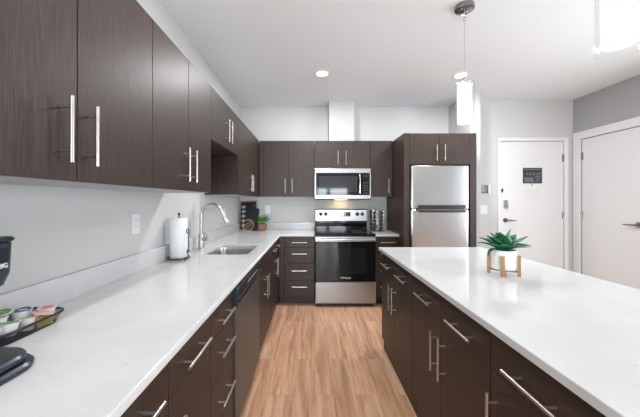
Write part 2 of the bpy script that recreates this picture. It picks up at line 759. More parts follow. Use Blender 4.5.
def lever(parent, o, f, u, z, sgn):
    bm = BM()
    cyl(bm, fp(o, f, u, 0, z), fp(o, f, u, 0.012, z), 0.034, 0.031, 28)
    cyl(bm, fp(o, f, u, 0.012, z), fp(o, f, u, 0.05, z), 0.012, seg=16)
    pts = [fp(o, f, u, 0.05, z), fp(o, f, u + sgn * 0.03, 0.054, z), fp(o, f, u + sgn * 0.08, 0.05, z - 0.002),
           fp(o, f, u + sgn * 0.125, 0.046, z - 0.003)]
    tube(bm, pts, [0.011, 0.011, 0.009, 0.007], 12)
    return obj('lever_handle', bm, DARKCHROME, parent, smooth=True)


lever(d1, 'S', F1, 2.676, 1.064, 1)
bm = BM()
rp = rrect(2.648, 2.704, 1.225, 1.345, 0.022)
loft(bm, [[(x, F1, z) for x, z in rp], [(x, F1 - 0.016, z) for x, z in rp]])
bmesh.ops.recalc_face_normals(bm, faces=bm.faces)
db = obj('deadbolt', bm, CHROME, d1, smooth=True)
bm = BM(); cyl(bm, (2.682, F1 - 0.016, 1.272), (2.682, F1 - 0.03, 1.272), 0.014, seg=18)
box(bm, 2.676, 2.70, F1 - 0.034, F1 - 0.028, 1.262, 1.290, 0.002)
obj('thumb_turn', bm, DARKCHROME, db, smooth=True)
bm = BM(); box(bm, EX0 - 0.012, EX0 + 0.03, YD - 0.022, YD - 0.0145, 1.45, 1.50, 0.002)
box(bm, EX0 + 0.006, EX0 + 0.03, YD - 0.022, YD + 0.006, 1.46, 1.49, 0.002)
obj('door_guard', bm, CHROME, d1)
bm = BM(); cyl(bm, (3.042, F1, 1.553), (3.042, F1 - 0.006, 1.553), 0.009, seg=16)
obj('peephole', bm, DARKCHROME, d1, smooth=True)

# right door
bm = BM()
box(bm, XR - 0.015, XR, RY1, YD - 0.012, 0, RZ + 0.10, 0.002)
box(bm, XR - 0.015, XR, RY0 - 0.10, RY0, 0, RZ + 0.10, 0.002)
box(bm, XR - 0.015, XR, RY0, RY1, RZ, RZ + 0.10, 0.002)
struct('trim_2', bm, TRIM_PAINT)
bm = BM(); box(bm, XR + 0.006, XR + 0.05, RY0 + 0.004, RY1 - 0.008, 0.008, RZ - 0.006, 0.0015)
d2 = struct('door_2', bm, WHITE_PAINT)
for z in (1.927, 1.135, 0.30):
    hinge(d2, 'W', XR + 0.006, RY1 - 0.008, z)
lever(d2, 'W', XR + 0.006, 3.20, 1.064, 1)
# baseboards
bm = BM(); box(bm, 2.16, EX0 - 0.038, YD - 0.012, YD, 0, 0.09, 0.002)
struct('baseboard_entry', bm, TRIM_PAINT)
bm = BM(); box(bm, XR - 0.012, XR, YR, RY0 - 0.102, 0, 0.09, 0.002)
struct('baseboard_right', bm, TRIM_PAINT)
bm = BM(); box(bm, XL, XL + 0.012, YR, 0.08, 0, 0.09, 0.002)
struct('baseboard_left', bm, TRIM_PAINT)

# ------------------------------------------------------------------ upper cabinets
UF = -0.716           # face of the left uppers
UZ0, UZ1 = 1.388, 2.153
UD = 0.333
HZ, HL = 1.535, 0.19
G_UL = 'wall cabinets along the left wall'
cabinet('wall_cabinet', 'nearest full height dark wall cabinet on the left wall, over the coffee pods', G_UL, 'E', UF, 0.47, 1.306, UZ0, UZ1, UD,
        [('door', 0.47, 0.887, UZ0, UZ1, ('v', 0.826, HZ, HL)), ('door', 0.887, 1.306, UZ0, UZ1, ('v', 0.924, HZ, HL))], under=True)
cabinet('wall_cabinet', 'dark wall cabinet on the left wall just before the sink recess, above the paper towels', G_UL, 'E', UF, 1.306, 2.066, UZ0, UZ1, UD,
        [('door', 1.306, 1.690, UZ0, UZ1, ('v', 1.628, HZ, HL)), ('door', 1.690, 2.066, UZ0, UZ1, ('v', 1.727, HZ, HL))], under=True)
cabinet('wall_cabinet', 'short dark wall cabinet set high over the sink on the left wall', G_UL, 'E', UF, 2.066, 2.852, 1.770, UZ1, UD,
        [('door', 2.066, 2.459, 1.770, UZ1, ('v', 2.415, 1.916, HL)), ('door', 2.459, 2.852, 1.770, UZ1, ('v', 2.503, 1.916, HL))])
cabinet('wall_cabinet', 'dark wall cabinet at the far corner end of the left wall, beyond the sink recess', G_UL, 'E', UF, 2.852, 3.932, UZ0, UZ1, UD,
        [('door', 2.852, 3.370, UZ0, UZ1, ('v', 3.325, HZ, HL)), ('door', 3.370, 3.932, UZ0, UZ1, ('v', 3.415, HZ, HL))], under=True,
        body_u=(2.853, 4.265))
BF = 3.956            # face of the back uppers
BD = YB - BF - 0.001
G_UB = 'wall cabinets along the back wall'
cabinet('wall_cabinet', 'two door dark wall cabinet on the back wall left of the microwave', G_UB, 'S', BF, -0.713, 0.037, UZ0, UZ1, BD,
        [('filler', -0.713, -0.652, UZ0, UZ1, None),
         ('door', -0.652, -0.311, UZ0, UZ1, ('v', -0.357, HZ, HL)), ('door', -0.311, 0.037, UZ0, UZ1, ('v', -0.262, HZ, HL))], under=True,
        body_u=(-0.712, 0.036))
cabinet('wall_cabinet', 'short dark wall cabinet directly above the microwave', G_UB, 'S', BF, 0.039, 0.800, 1.772, UZ1, BD,
        [('door', 0.039, 0.4195, 1.772, UZ1, ('v', 0.360, 1.916, HL)), ('door', 0.4195, 0.800, 1.772, UZ1, ('v', 0.468, 1.916, HL))])
cabinet('wall_cabinet', 'narrow single door dark wall cabinet between the microwave and the refrigerator', G_UB, 'S', BF, 0.802, 1.102, UZ0, UZ1, BD,
        [('door', 0.802, 1.102, UZ0, UZ1, ('v', 1.048, HZ, HL))], under=True)

# ------------------------------------------------------------------ refrigerator surround
FF = 3.465
bm = BM(); box(bm, 1.105, 1.170, FF, YB - 0.001, 0, 2.141, 0.001)
tag(obj('tall_side_panel', bm, LAM_V, None, loc=(1.1375, 3.87, 0), world=True),
    'tall dark side panel left of the refrigerator, next to the narrow drawers', 'panel', 'refrigerator surround panels')
bm = BM(); box(bm, 1.896, 1.972, FF, YB - 0.001, 0, 2.141, 0.001)
tag(obj('tall_side_panel', bm, LAM_V, None, loc=(1.934, 3.87, 0), world=True),
    'tall dark side panel right of the refrigerator, against the white wall end', 'panel', 'refrigerator surround panels')
cabinet('wall_cabinet', 'wide two door dark cabinet above the refrigerator', None, 'S', FF, 1.171, 1.895, 1.765, 2.141, 0.80,
        [('door', 1.171, 1.533, 1.765, 2.141, ('v', 1.489, 1.905, HL)), ('door', 1.533, 1.895, 1.765, 2.141, ('v', 1.584, 1.905, HL))])

# ------------------------------------------------------------------ refrigerator
t = thing('refrigerator', 'stainless steel top freezer refrigerator in the dark surround', 'refrigerator', (1.533, 3.86, 0))
RX0, RX1, RF = 1.184, 1.884, 3.452
bm = BM(); box(bm, RX0 + 0.006, RX1 - 0.006, RF + 0.075, 4.22, 0.03, 1.752, 0.004)
obj('body', bm, BLACK, t, world=True)
bm = BM(); box(bm, RX0 + 0.02, RX1 - 0.02, RF + 0.05, RF + 0.074, 0.0, 0.06)
obj('base_grille', bm, BLACK, t, world=True)


def curved_front(x0, x1, yf, yb, z0, z1, bulge=0.006, n=14, bev=0.006):
    bm = BM()
    pts = []
    W = x1 - x0
    for s in [0, 0.004 / W, 0.009 / W, 0.015 / W, 0.02 / W, 0.03 / W, 0.1, 0.3, 0.5, 0.7, 0.9, 1 - 0.03 / W, 1 - 0.02 / W, 1 - 0.015 / W, 1 - 0.009 / W, 1 - 0.004 / W, 1]:
        x = x0 + W * s
        e = min(s, 1 - s) * (x1 - x0)
        yy = yf + bulge * (2 * s - 1) ** 2 + (0.012 * (1 - min(e / 0.02, 1)) ** 2)
        pts.append((x, yy))
    pts += [(x1, yb), (x0, yb)]
    cx, cy = (x0 + x1) / 2, (yf + yb) / 2

    def ring(i, z):
        return [(cx + (x - cx) * (1 - i * 2 / (x1 - x0)), cy + (y - cy) * (1 - i * 2 / (yb - yf)), z) for x, y in pts]
    loft(bm, [ring(bev, z0), ring(0, z0 + bev), ring(0, z1 - bev), ring(bev, z1)])
    bmesh.ops.recalc_face_normals(bm, faces=bm.faces)
    return bm


ud = obj('freezer_door', curved_front(RX0, RX1, RF, RF + 0.07, 1.238, 1.752), STEEL_V, t, world=True, smooth=True)
ld = obj('fridge_door', curved_front(RX0, RX1, RF, RF + 0.07, 0.075, 1.226), STEEL_V, t, world=True, smooth=True)


def fridge_handle(parent, z0, z1):
    n = 16
    pts = []
    for k in range(n + 1):
        q = k / n
        pts.append((1.255 + 0.56 * q, RF - 0.050 + 0.010 * (2 * q - 1) ** 2))
    bm = BM()
    loft(bm, [[(x, y, z0), (x, y + 0.016, z0), (x, y + 0.016, z1), (x, y, z1)] for x, y in pts], mi=1)  # black bar also stands in for the shadow in the handle pocket
    loft(bm, [[(x, y - 0.001, z1 + 0.0002), (x, y + 0.016, z1 + 0.0002), (x, y + 0.016, z1 + 0.007), (x, y - 0.001, z1 + 0.007)] for x, y in pts], mi=0)
    bmesh.ops.recalc_face_normals(bm, faces=bm.faces)
    for x in (1.264, 1.806):
        box(bm, x - 0.009, x + 0.009, RF - 0.036, RF + 0.006, z0, z1, 0.002, mi=1)
    return obj('handle', bm, [CHROME, BLACK], parent, world=True)


fridge_handle(ud, 1.246, 1.281)
fridge_handle(ld, 1.196, 1.222)
bm = text_bm('Whirlpool', 0.020, axes((1.545, RF + 0.0005, 1.706), (1, 0, 0), (0, 0, 1)), 0.001)
obj('badge', bm, PRINT_GREY, ud, world=True)

# ------------------------------------------------------------------ microwave
MX0, MX1, MF, MZ0, MZ1 = 0.043, 0.797, 3.895, 1.360, 1.768
t = thing('microwave', 'stainless over the range microwave with black glass door', 'microwave', (0.42, 4.08, MZ0))
bm = BM(); box(bm, MX0, MX1, MF + 0.02, YB - 0.002, MZ0 - 0.012, MZ1, 0.003)
obj('body', bm, BLACK, t, world=True)
bm = BM()
for z0, z1 in ((MZ1 - 0.062, MZ1), (MZ0, MZ0 + 0.050)):
    box(bm, MX0, MX1, MF, MF + 0.019, z0, z1, 0.003)
box(bm, MX0, MX0 + 0.018, MF, MF + 0.019, MZ0 + 0.05, MZ1 - 0.062)
box(bm, MX1 - 0.014, MX1, MF, MF + 0.019, MZ0 + 0.05, MZ1 - 0.062)
obj('front_frame', bm, STEEL_H, t, world=True)
bm = BM(); box(bm, MX0 + 0.019, 0.672, MF + 0.002, MF + 0.019, MZ0 + 0.051, MZ1 - 0.063, 0.001)
md = obj('door', bm, BLACK_GLASS, t, world=True)
bm = BM(); box(bm, MX0 + 0.055, 0.615, MF + 0.0005, MF + 0.002, MZ0 + 0.085, MZ1 - 0.105)
obj('window_screen', bm, mat('microwave_window', (0.03, 0.031, 0.033), 0.05, 0, 0.6), md, world=True)
bm = BM()
tube(bm, [(0.645, MF + 0.004, MZ0 + 0.075), (0.645, MF - 0.03, MZ0 + 0.078), (0.645, MF - 0.038, (MZ0 + MZ1) / 2),
          (0.645, MF - 0.03, MZ1 - 0.078), (0.645, MF + 0.004, MZ1 - 0.075)], 0.013, 12)
obj('handle', bm, CHROME, md, world=True, smooth=True)
bm = BM(); box(bm, 0.674, MX1 - 0.015, MF + 0.002, MF + 0.019, MZ0 + 0.051, MZ1 - 0.063, 0.001)
cp = obj('control_panel', bm, BLACK_GLASS, t, world=True)
bm = BM(); box(bm, 0.697, 0.765, MF + 0.001, MF + 0.002, MZ1 - 0.115, MZ1 - 0.085)
obj('display', bm, mat('microwave_display', (0.02, 0.03, 0.04), 0.2), cp, world=True)
for r in range(5):
    for c in range(3):
        bm = BM()
        box(bm, 0.700 + c * 0.023, 0.714 + c * 0.023, MF + 0.001, MF + 0.002, MZ0 + 0.075 + r * 0.033, MZ0 + 0.085 + r * 0.033)
        obj('button', bm, PRINT_DIM, cp, world=True)
bm = text_bm('Whirlpool', 0.018, axes((0.415, MF - 0.0004, MZ1 - 0.030), (1, 0, 0), (0, 0, 1)))
obj('badge', bm, PRINT_GREY, t, world=True)
bm = BM(); box(bm, 0.33, 0.51, 4.10, 4.20, MZ0 - 0.0135, MZ0 - 0.0121)
obj('cooktop_light', bm, mat('lit_cooktop_lens', (1, 1, 1), 0.4, emit=(1.0, 0.75, 0.45), estr=9.0), t, world=True)

# ------------------------------------------------------------------ base cabinets
SF = 3.668            # face of the back run
CT, CB = 0.910, 0.882  # worktop top and bottom
DT = CB - 0.002
ST = [(0.742, DT), (0.545, 0.742), (0.322, 0.545), (0.125, 0.322)]
SH = [0.808, 0.665, 0.452, 0.250]
LF = -0.415
LD = -XL + LF - 0.002
G_B = 'base cabinets along the left wall'
DH, DL = 0.580, 0.198


def stack(u0, u1, L=0.19, hs=None, du=0.0):
    return [('drawer', u0, u1, a, b, ('h', (u0 + u1) / 2 + du, h, L)) for (a, b), h in zip(ST, hs or SH)]


def dd(u0, u1, side, o_left=True):
    return [('drawer', u0, u1, 0.742, DT, ('h', (u0 + u1) / 2 - 0.014, 0.807 if o_left else 0.797, 0.20)),
            ('door', u0, u1, 0.115, 0.742, ('v', (u0 + 0.035) if side == 0 else (u1 - 0.035), DH, DL))]


cabinet('base_cabinet', 'dark base cabinet at the near end of the left worktop, under the coffee maker', G_B, 'E', LF, 0.10, 0.49, 0.115, DT, LD, dd(0.10, 0.49, 1), kick=0.06)
cabinet('base_cabinet', 'dark drawer and door base cabinet below the coffee pods, at lower left', G_B, 'E', LF, 0.49, 0.843, 0.115, DT, LD, dd(0.49, 0.843, 1), kick=0.06)
cabinet('base_cabinet', 'dark drawer and door base cabinet on the left, next before the near stack of drawers', G_B, 'E', LF, 0.843, 1.195, 0.115, DT, LD, dd(0.843, 1.195, 0), kick=0.06)
cabinet('base_cabinet', 'narrow stack of four dark drawers on the near side of the dishwasher', G_B, 'E', LF, 1.195, 1.543, 0.125, DT, LD, stack(1.195, 1.543, hs=[0.797, 0.652, 0.432, 0.232], du=-0.014), kick=0.06, cat='drawer cabinet')
cabinet('base_cabinet', 'dark sink base cabinet with paired doors and a plain front, beyond the dishwasher', G_B, 'E', LF, 2.262, 2.920, 0.115, DT, LD,
        [('panel', 2.262, 2.920, 0.742, DT, None), ('door', 2.262, 2.575, 0.115, 0.742, ('v', 2.530, DH, DL)), ('door', 2.575, 2.920, 0.115, 0.742, ('v', 2.622, DH, DL))], kick=0.06)
# open topped sink cabinet body: replaced below by panels so the basin has room
sinkcab = [o for o in bpy.data.objects if o.get('label', '').startswith('dark sink base')][0]
old = [c for c in sinkcab.children if c.name.startswith('body')][0]
bm = BM()
wx0, wx1 = XL + 0.002, LF - 0.0215
box(bm, wx0, wx1, 2.263, 2.279, 0.115, DT)
box(bm, wx0, wx1, 2.903, 2.919, 0.115, DT)
box(bm, wx0, wx1, 2.279, 2.903, 0.115, 0.133)
box(bm, wx0, wx0 + 0.012, 2.279, 2.903, 0.133, DT)
box(bm, wx1 - 0.016, wx1, 2.279, 2.903, 0.742, DT)
bmesh.ops.translate(bm, verts=bm.verts, vec=-Vector(sinkcab.location))
bm.to_mesh(old.data); bm.free()

cabinet('base_cabinet', 'dark corner base cabinet with two top drawers, at the far end of the left run', G_B, 'E', LF, 2.920, 3.640, 0.115, DT, LD,
        [('drawer', 2.940, 3.300, 0.742, DT, ('h', 3.140, 0.800, 0.20)), ('drawer', 3.300, 3.640, 0.742, DT, ('h', 3.50, 0.800, 0.17)),
         ('door', 2.940, 3.300, 0.115, 0.742, ('v', 3.265, DH, DL)), ('door', 3.300, 3.640, 0.115, 0.742, ('v', 3.340, DH, DL))],
        kick=0.06, body_u=(2.921, 4.265))
G_BB = 'drawer stacks either side of the range'
cabinet('base_cabinet', 'stack of four dark drawers between the corner and the left side of the range', G_BB, 'S', SF, -0.412, 0.038, 0.125, DT, YB - SF - 0.002,
        [('filler', -0.412, -0.342, 0.125, DT, None)] + stack(-0.342, 0.038), kick=0.10, cat='drawer cabinet')
cabinet('base_cabinet', 'narrow stack of four dark drawers between the range and the refrigerator panel', G_BB, 'S', SF, 0.812, 1.103, 0.125, DT, YB - SF - 0.002,
        stack(0.812, 1.103, 0.18), kick=0.10, cat='drawer cabinet')

# ------------------------------------------------------------------ worktops
SFE, LFE = 3.648, -0.396
SKX0, SKX1, SKY0, SKY1 = -0.875, -0.505, 2.275, 2.805
t = thing('worktop', 'long white quartz L shaped worktop along the left wall with the sink cut in', 'worktop', (-0.72, 2.2, CB), 'white quartz worktops')
outer = [(XL + 0.001, 0.09), (LFE, 0.09), (LFE, SFE), (0.040, SFE), (0.040, YB - 0.001), (XL + 0.001, YB - 0.001)]
hole = rrect(SKX0, SKX1, SKY0, SKY1, 0.05, 6)
obj('slab', curve_plate(outer, [hole], CB, CT, 0.002), QUARTZ, t, world=True)
bm = BM(); box(bm, XL + 0.001, XL + 0.020, 0.09, YB - 0.001, CT, CT + 0.106, 0.0015)
obj('backsplash', bm, QUARTZ, t, world=True)
bm = BM(); box(bm, XL + 0.021, 0.040, YB - 0.020, YB - 0.001, CT, CT + 0.106, 0.0015)
obj('backsplash', bm, QUARTZ, t, world=True)
t = thing('worktop', 'small white quartz worktop between the range and the refrigerator panel', 'worktop', (0.956, 3.95, CB), 'white quartz worktops')
bm = BM(); box(bm, 0.809, 1.104, SFE, YB - 0.001, CB, CT, 0.002)
obj('slab', bm, QUARTZ, t, world=True)
bm = BM(); box(bm, 0.809, 1.104, YB - 0.020, YB - 0.001, CT, CT + 0.106, 0.0015)
obj('backsplash', bm, QUARTZ, t, world=True)

# sink
t = thing('kitchen_sink', 'undermount stainless steel sink bowl in the left worktop', 'sink', (-0.69, 2.54, 0.69))
bm = BM()


def sr(i, z, r):
    return [(x, y, z) for x, y in rrect(SKX0 - 0.003 + i, SKX1 + 0.003 - i, SKY0 - 0.003 + i, SKY1 + 0.003 - i, r, 8)]


loft(bm, [sr(-0.015, CB - 0.003, 0.065), sr(-0.015, CB - 0.001, 0.065), sr(0, CB - 0.001, 0.052), sr(0.003, CB - 0.02, 0.052), sr(0.008, 0.73, 0.055), sr(0.022, 0.702, 0.05), sr(0.05, 0.694, 0.04)],
     cap0=False, cap1=True)
obj('bowl', bm, STEEL_SINK, t, world=True, smooth=True)
bm = BM(); lathe(bm, [(0.0, 0.698), (0.02, 0.698), (0.03, 0.701), (0.043, 0.699), (0.043, 0.6945)], (-0.69, 2.54, 0), 28)
obj('drain', bm, CHROME, t, world=True, smooth=True)

# faucet
FX, FY = -0.972, 2.555
t = thing('kitchen_faucet', 'tall brushed nickel gooseneck faucet beside the sink', 'faucet', (FX, FY, CT))
bm = BM()
lathe(bm, [(0, 0.0), (0.030, 0.0), (0.030, 0.004), (0.024, 0.008), (0.0235, 0.125), (0.019, 0.135), (0, 0.135)], (0, 0, 0), 28)
obj('base', bm, NICKEL, t, smooth=True)
bm = BM()
pts = [(0, 0, 0.13), (0, 0, 0.22), (0, 0, 0.29)]
R = 0.094
for k in range(1, 13):
    a = PI - k * (PI * 0.90) / 12
    pts.append((R + R * math.cos(a), 0, 0.295 + R * math.sin(a)))
tube(bm, pts, 0.0145, 16)
obj('gooseneck', bm, NICKEL, t, smooth=True)
e, e0 = Vector(pts[-1]), Vector(pts[-2])
dr = (e - e0).normalized()
bm = BM()
cyl(bm, e - dr * 0.002, e + dr * 0.045, 0.0155, 0.017, 20)
cyl(bm, e + dr * 0.045, e + dr * 0.105, 0.017, 0.0205, 20)
sh = obj('spray_head', bm, NICKEL, t, smooth=True)
bm = BM()
cyl(bm, (0.015, -0.005, 0.088), (0.055, -0.012, 0.088), 0.0185, seg=20)
tube(bm, [(0.045, -0.012, 0.095), (0.052, -0.012, 0.13), (0.056, -0.012, 0.175)], [0.006, 0.0055, 0.0045], 10)
obj('lever', bm, NICKEL, t, smooth=True)

# ------------------------------------------------------------------ dishwasher
DY0, DY1 = 1.546, 2.258
t = thing('dishwasher', 'dark stainless dishwasher with black control panel under the left worktop', 'dishwasher', (-0.72, (DY0 + DY1) / 2, 0))
bm = BM(); box(bm, XL + 0.06, LF - 0.03, DY0 + 0.005, DY1 - 0.005, 0.02, 0.872)
obj('body', bm, BLACK, t, world=True)
bm = BM(); box(bm, LF - 0.029, LF + 0.010, DY0 + 0.002, DY1 - 0.002, 0.110, 0.757, 0.004)
dr_ = obj('door', bm, STEEL_DW, t, world=True)
bm = BM(); box(bm, LF - 0.029, LF + 0.020, DY0 + 0.002, DY1 - 0.002, 0.790, 0.868, 0.006)
box(bm, LF - 0.029, LF - 0.004, DY0 + 0.002, DY1 - 0.002, 0.759, 0.790)
cp = obj('control_panel', bm, BLACK, t, world=True)
bm = BM(); box(bm, LF - 0.012, LF + 0.022, DY0 - 0.0005, DY0 + 0.020, 0.758, 0.862, 0.004)
obj('end_cap', bm, NAVY2, cp, world=True)
bm = BM(); box(bm, LF + 0.0201, LF + 0.0215, DY0 + 0.03, DY1 - 0.02, 0.857, 0.862)
box(bm, LF + 0.0201, LF + 0.0215, DY0 + 0.03, DY1 - 0.02, 0.796, 0.799)
obj('edge_strip', bm, NICKEL, cp, world=True)
for k in range(7):
    y = 1.80 + k * 0.05
    bm = BM()
    box(bm, LF + 0.0201, LF + 0.0212, y, y + 0.022, 0.822, 0.836)
    obj('button', bm, PRINT_GREY, cp, world=True)
bm = BM(); box(bm, LF - 0.10, LF - 0.06, DY0 + 0.005, DY1 - 0.005, 0.0, 0.108)
obj('toe_kick', bm, BLACK, t, world=True)

# ------------------------------------------------------------------ range
GX0, GX1, GF = 0.046, 0.803, 3.612
t = thing('electric_range', 'stainless and black glass electric range in the back run', 'range', (0.4245, 3.93, 0))
bm = BM(); box(bm, GX0 + 0.002, GX1 - 0.002, GF + 0.045, 4.24, 0.03, 0.895, 0.002)
obj('body', bm, BLACK, t, world=True)
bm = BM(); box(bm, GX0, GX1, GF + 0.010, 4.18, 0.896, 0.918, 0.004)
ck = obj('cooktop', bm, BLACK_GLASS, t, world=True)
for cx, cy, r in ((0.23, 3.80, 0.105), (0.62, 3.80, 0.085), (0.23, 4.05, 0.075), (0.62, 4.05, 0.095)):
    bm = BM()
    for rr in (r, r * 0.62):
        n = 40
        a = [bm.verts.new((cx + rr * math.cos(2 * PI * k / n), cy + rr * math.sin(2 * PI * k / n), 0.9186)) for k in range(n)]
        b = [bm.verts.new((cx + (rr - 0.003) * math.cos(2 * PI * k / n), cy + (rr - 0.003) * math.sin(2 * PI * k / n), 0.9186)) for k in range(n)]
        for k in range(n):
            bm.faces.new((a[k], a[(k + 1) % n], b[(k + 1) % n], b[k]))
    obj('burner_ring', bm, PRINT_GREY, ck, world=True)
bm = BM()
box(bm, GX0 + 0.010, GX1 - 0.004, 4.182, 4.245, 0.896, 1.040, 0.003, mi=1)
box(bm, GX0 + 0.008, GX1 - 0.002, 4.172, 4.247, 1.040, 1.205, 0.005)
box(bm, GX0 + 0.006, GX1, 4.168, 4.249, 1.2055, 1.214, 0.002, mi=1)
bk = obj('backguard', bm, [STEEL_H, BLACK_GLASS], t, world=True)
for px_ in (320.8, 325.8, 357.4, 362.3):
    x = (px_ - 311.5) / 69.6
    bm = BM()
    cyl(bm, (x, 4.172, 1.142), (x, 4.166, 1.142), 0.026, seg=24, mi=1)
    cyl(bm, (x, 4.166, 1.142), (x, 4.140, 1.142), 0.025, 0.022, 24)
    box(bm, x - 0.004, x + 0.004, 4.132, 4.142, 1.124, 1.160, 0.001)
    obj('knob', bm, [BLACK_MATTE, BLACK], bk, world=True, smooth=True)
bm = BM(); box(bm, 0.308, 0.560, 4.169, 4.1715, 1.108, 1.170, 0.001)
obj('display', bm, BLACK_GLASS, bk, world=True)
for r in range(3):
    for c in range(10):
        if r == 0 and 3 <= c <= 6:
            continue
        bm = BM()
        box(bm, 0.318 + c * 0.0238, 0.329 + c * 0.0238, 4.1682, 4.169, 1.117 + r * 0.018, 1.124 + r * 0.018)
        obj('button', bm, PRINT_GREY, bk, world=True)
bm = BM(); box(bm, GX0 + 0.002, GX1 - 0.002, GF, GF + 0.043, 0.324, 0.888, 0.004)
gd = obj('oven_door', bm, BLACK_GLASS, t, world=True)
bm = BM(); box(bm, GX0 + 0.002, GX1 - 0.002, GF - 0.003, GF - 0.0002, 0.826, 0.884, 0.001)
obj('door_trim', bm, STEEL_H, gd, world=True)
bm = BM(); box(bm, GX0 + 0.12, GX1 - 0.12, GF - 0.0016, GF - 0.0003, 0.42, 0.74)
obj('oven_window', bm, mat('oven_window_glass', (0.012, 0.012, 0.013), 0.04, 0, 0.4), gd, world=True)
bm = BM()
cyl(bm, (GX0 + 0.03, GF - 0.055, 0.857), (GX1 - 0.03, GF - 0.055, 0.857), 0.0135, seg=18)
for x in (GX0 + 0.045, GX1 - 0.045):
    box(bm, x - 0.012, x + 0.012, GF - 0.055, GF - 0.003, 0.848, 0.866, 0.003)
obj('handle', bm, CHROME, gd, world=True, smooth=True)
bm = text_bm('Whirlpool', 0.030, axes((0.425, GF - 0.001, 0.372), (1, 0, 0), (0, 0, 1)), 0.0008)
obj('badge', bm, PRINT_WHITE, gd, world=True)
bm = BM(); box(bm, GX0 + 0.002, GX1 - 0.002, GF + 0.002, GF + 0.043, 0.052, 0.316, 0.005)
obj('storage_drawer', bm, STEEL_H, t, world=True)
bm = BM(); box(bm, GX0 + 0.02, GX1 - 0.02, GF + 0.06, GF + 0.10, 0.0, 0.05)
obj('kick_plate', bm, BLACK, t, world=True)

# ------------------------------------------------------------------ island
IF = 0.630
G_I = 'island cabinets facing the aisle'
cabinet('island_cabinet', 'two door two drawer island cabinet at the far end, toward the range', G_I, 'W', IF, 1.812, 2.600, 0.110, DT, 0.62,
        [('drawer', 2.207, 2.600, 0.742, DT, ('h', 2.385, 0.794, 0.20)), ('drawer', 1.812, 2.207, 0.742, DT, ('h', 1.99, 0.794, 0.20)),
         ('door', 2.207, 2.600, 0.110, 0.742, ('v', 2.248, DH, DL)), ('door', 1.812, 2.207, 0.110, 0.742, ('v', 2.165, DH, DL))], kick=0.022)
cabinet('island_cabinet', 'two door two drawer island cabinet in the middle of the aisle face', G_I, 'W', IF, 1.022, 1.810, 0.110, DT, 0.62,
        [('drawer', 1.415, 1.810, 0.742, DT, ('h', 1.59, 0.794, 0.20)), ('drawer', 1.022, 1.415, 0.742, DT, ('h', 1.20, 0.794, 0.20)),
         ('door', 1.415, 1.810, 0.110, 0.742, ('v', 1.455, DH, DL)), ('door', 1.022, 1.415, 0.110, 0.742, ('v', 1.368, DH, DL))], kick=0.022)
cabinet('island_cabinet', 'single door island cabinet whose long drawer handle is nearest at lower right', G_I, 'W', IF, 0.628, 1.020, 0.110, DT, 0.62,
        dd(0.628, 1.020, 1, False), kick=0.022)
cabinet('island_cabinet', 'nearest island cabinet, only its drawer edge showing at the bottom right', G_I, 'W', IF, 0.234, 0.626, 0.110, DT, 0.62,
        dd(0.234, 0.626, 1, False), kick=0.022)
bm = BM(); box(bm, 0.652, 1.272, 2.6015, 2.6195, 0.0, DT, 0.001)
tag(obj('end_panel', bm, LAM_V, None, loc=(0.96, 2.61, 0), world=True), 'dark end panel closing the far end of the island', 'panel')
bm = BM(); box(bm, 1.252, 1.270, 0.234, 2.600, 0.0, DT, 0.001)
bm.free()
bm = BM(); rprism(bm, 0.610, 1.557, 0.12, 2.640, 0.004, CB, CT, 0.002, 2)
tag(obj('island_worktop', bm, QUARTZ, None, loc=(1.08, 1.4, CB), world=True), 'large white quartz island worktop holding the agave plant', 'worktop')

# ------------------------------------------------------------------ pendants and downlights
def pendant(y, label):
    x = 1.092
    t = thing('pendant_lamp', label, 'lamp', (x, y, H), 'glass pendants above the island')
    bm = BM(); lathe(bm, [(0, 0.0), (0.064, 0.0), (0.066, -0.006), (0.064, -0.028), (0.058, -0.032), (0, -0.032)], seg=36)
    cn = obj('canopy', bm, DARKCHROME, t, smooth=True)
    for a in (0.6, 3.74):
        bm = BM()
        cyl(bm, (0.035 * math.cos(a), 0.035 * math.sin(a), -0.032), (0.035 * math.cos(a), 0.035 * math.sin(a), -0.040), 0.006, seg=10)
        obj('screw', bm, CHROME, cn, smooth=True)
    zt = 2.185 - H
    bm = BM(); cyl(bm, (0, 0, -0.03), (0, 0, zt + 0.02), 0.0032, seg=10)
    obj('rod', bm, CHROME, t, smooth=True)
    bm = BM(); lathe(bm, [(0.0, -0.108), (0.009, -0.105), (0.012, -0.096), (0.009, -0.087), (0, -0.085)], seg=16)
    obj('swivel', bm, CHROME, t, smooth=True)
    bm = BM(); lathe(bm, [(0, zt + 0.03), (0.014, zt + 0.03), (0.016, zt - 0.004), (0.045, zt - 0.010), (0.045, zt - 0.024), (0, zt - 0.024)], seg=28)
    obj('cap', bm, CHROME, t, smooth=True)
    zb = 1.858 - H
    bm = BM()
    lathe(bm, [(0.0155, zt - 0.004), (0.058, zt - 0.003), (0.064, zt - 0.010), (0.064, zb), (0.061, zb), (0.061, zt - 0.012), (0.0155, zt - 0.008)], seg=40)
    obj('glass_shade', bm, GLASS, t, smooth=True)
    bm = BM()
    lathe(bm, [(0, zt - 0.026), (0.046, zt - 0.027), (0.048, zt - 0.034), (0.048, zb + 0.028), (0.044, zb + 0.024), (0, zb + 0.024)], seg=36)
    obj('diffuser', bm, LAMP_WHITE, t, smooth=True)


pendant(2.07, 'lit glass cylinder pendant hanging over the island in front of the refrigerator')
pendant(1.03, 'lit glass cylinder pendant cut by the top right corner of the picture')


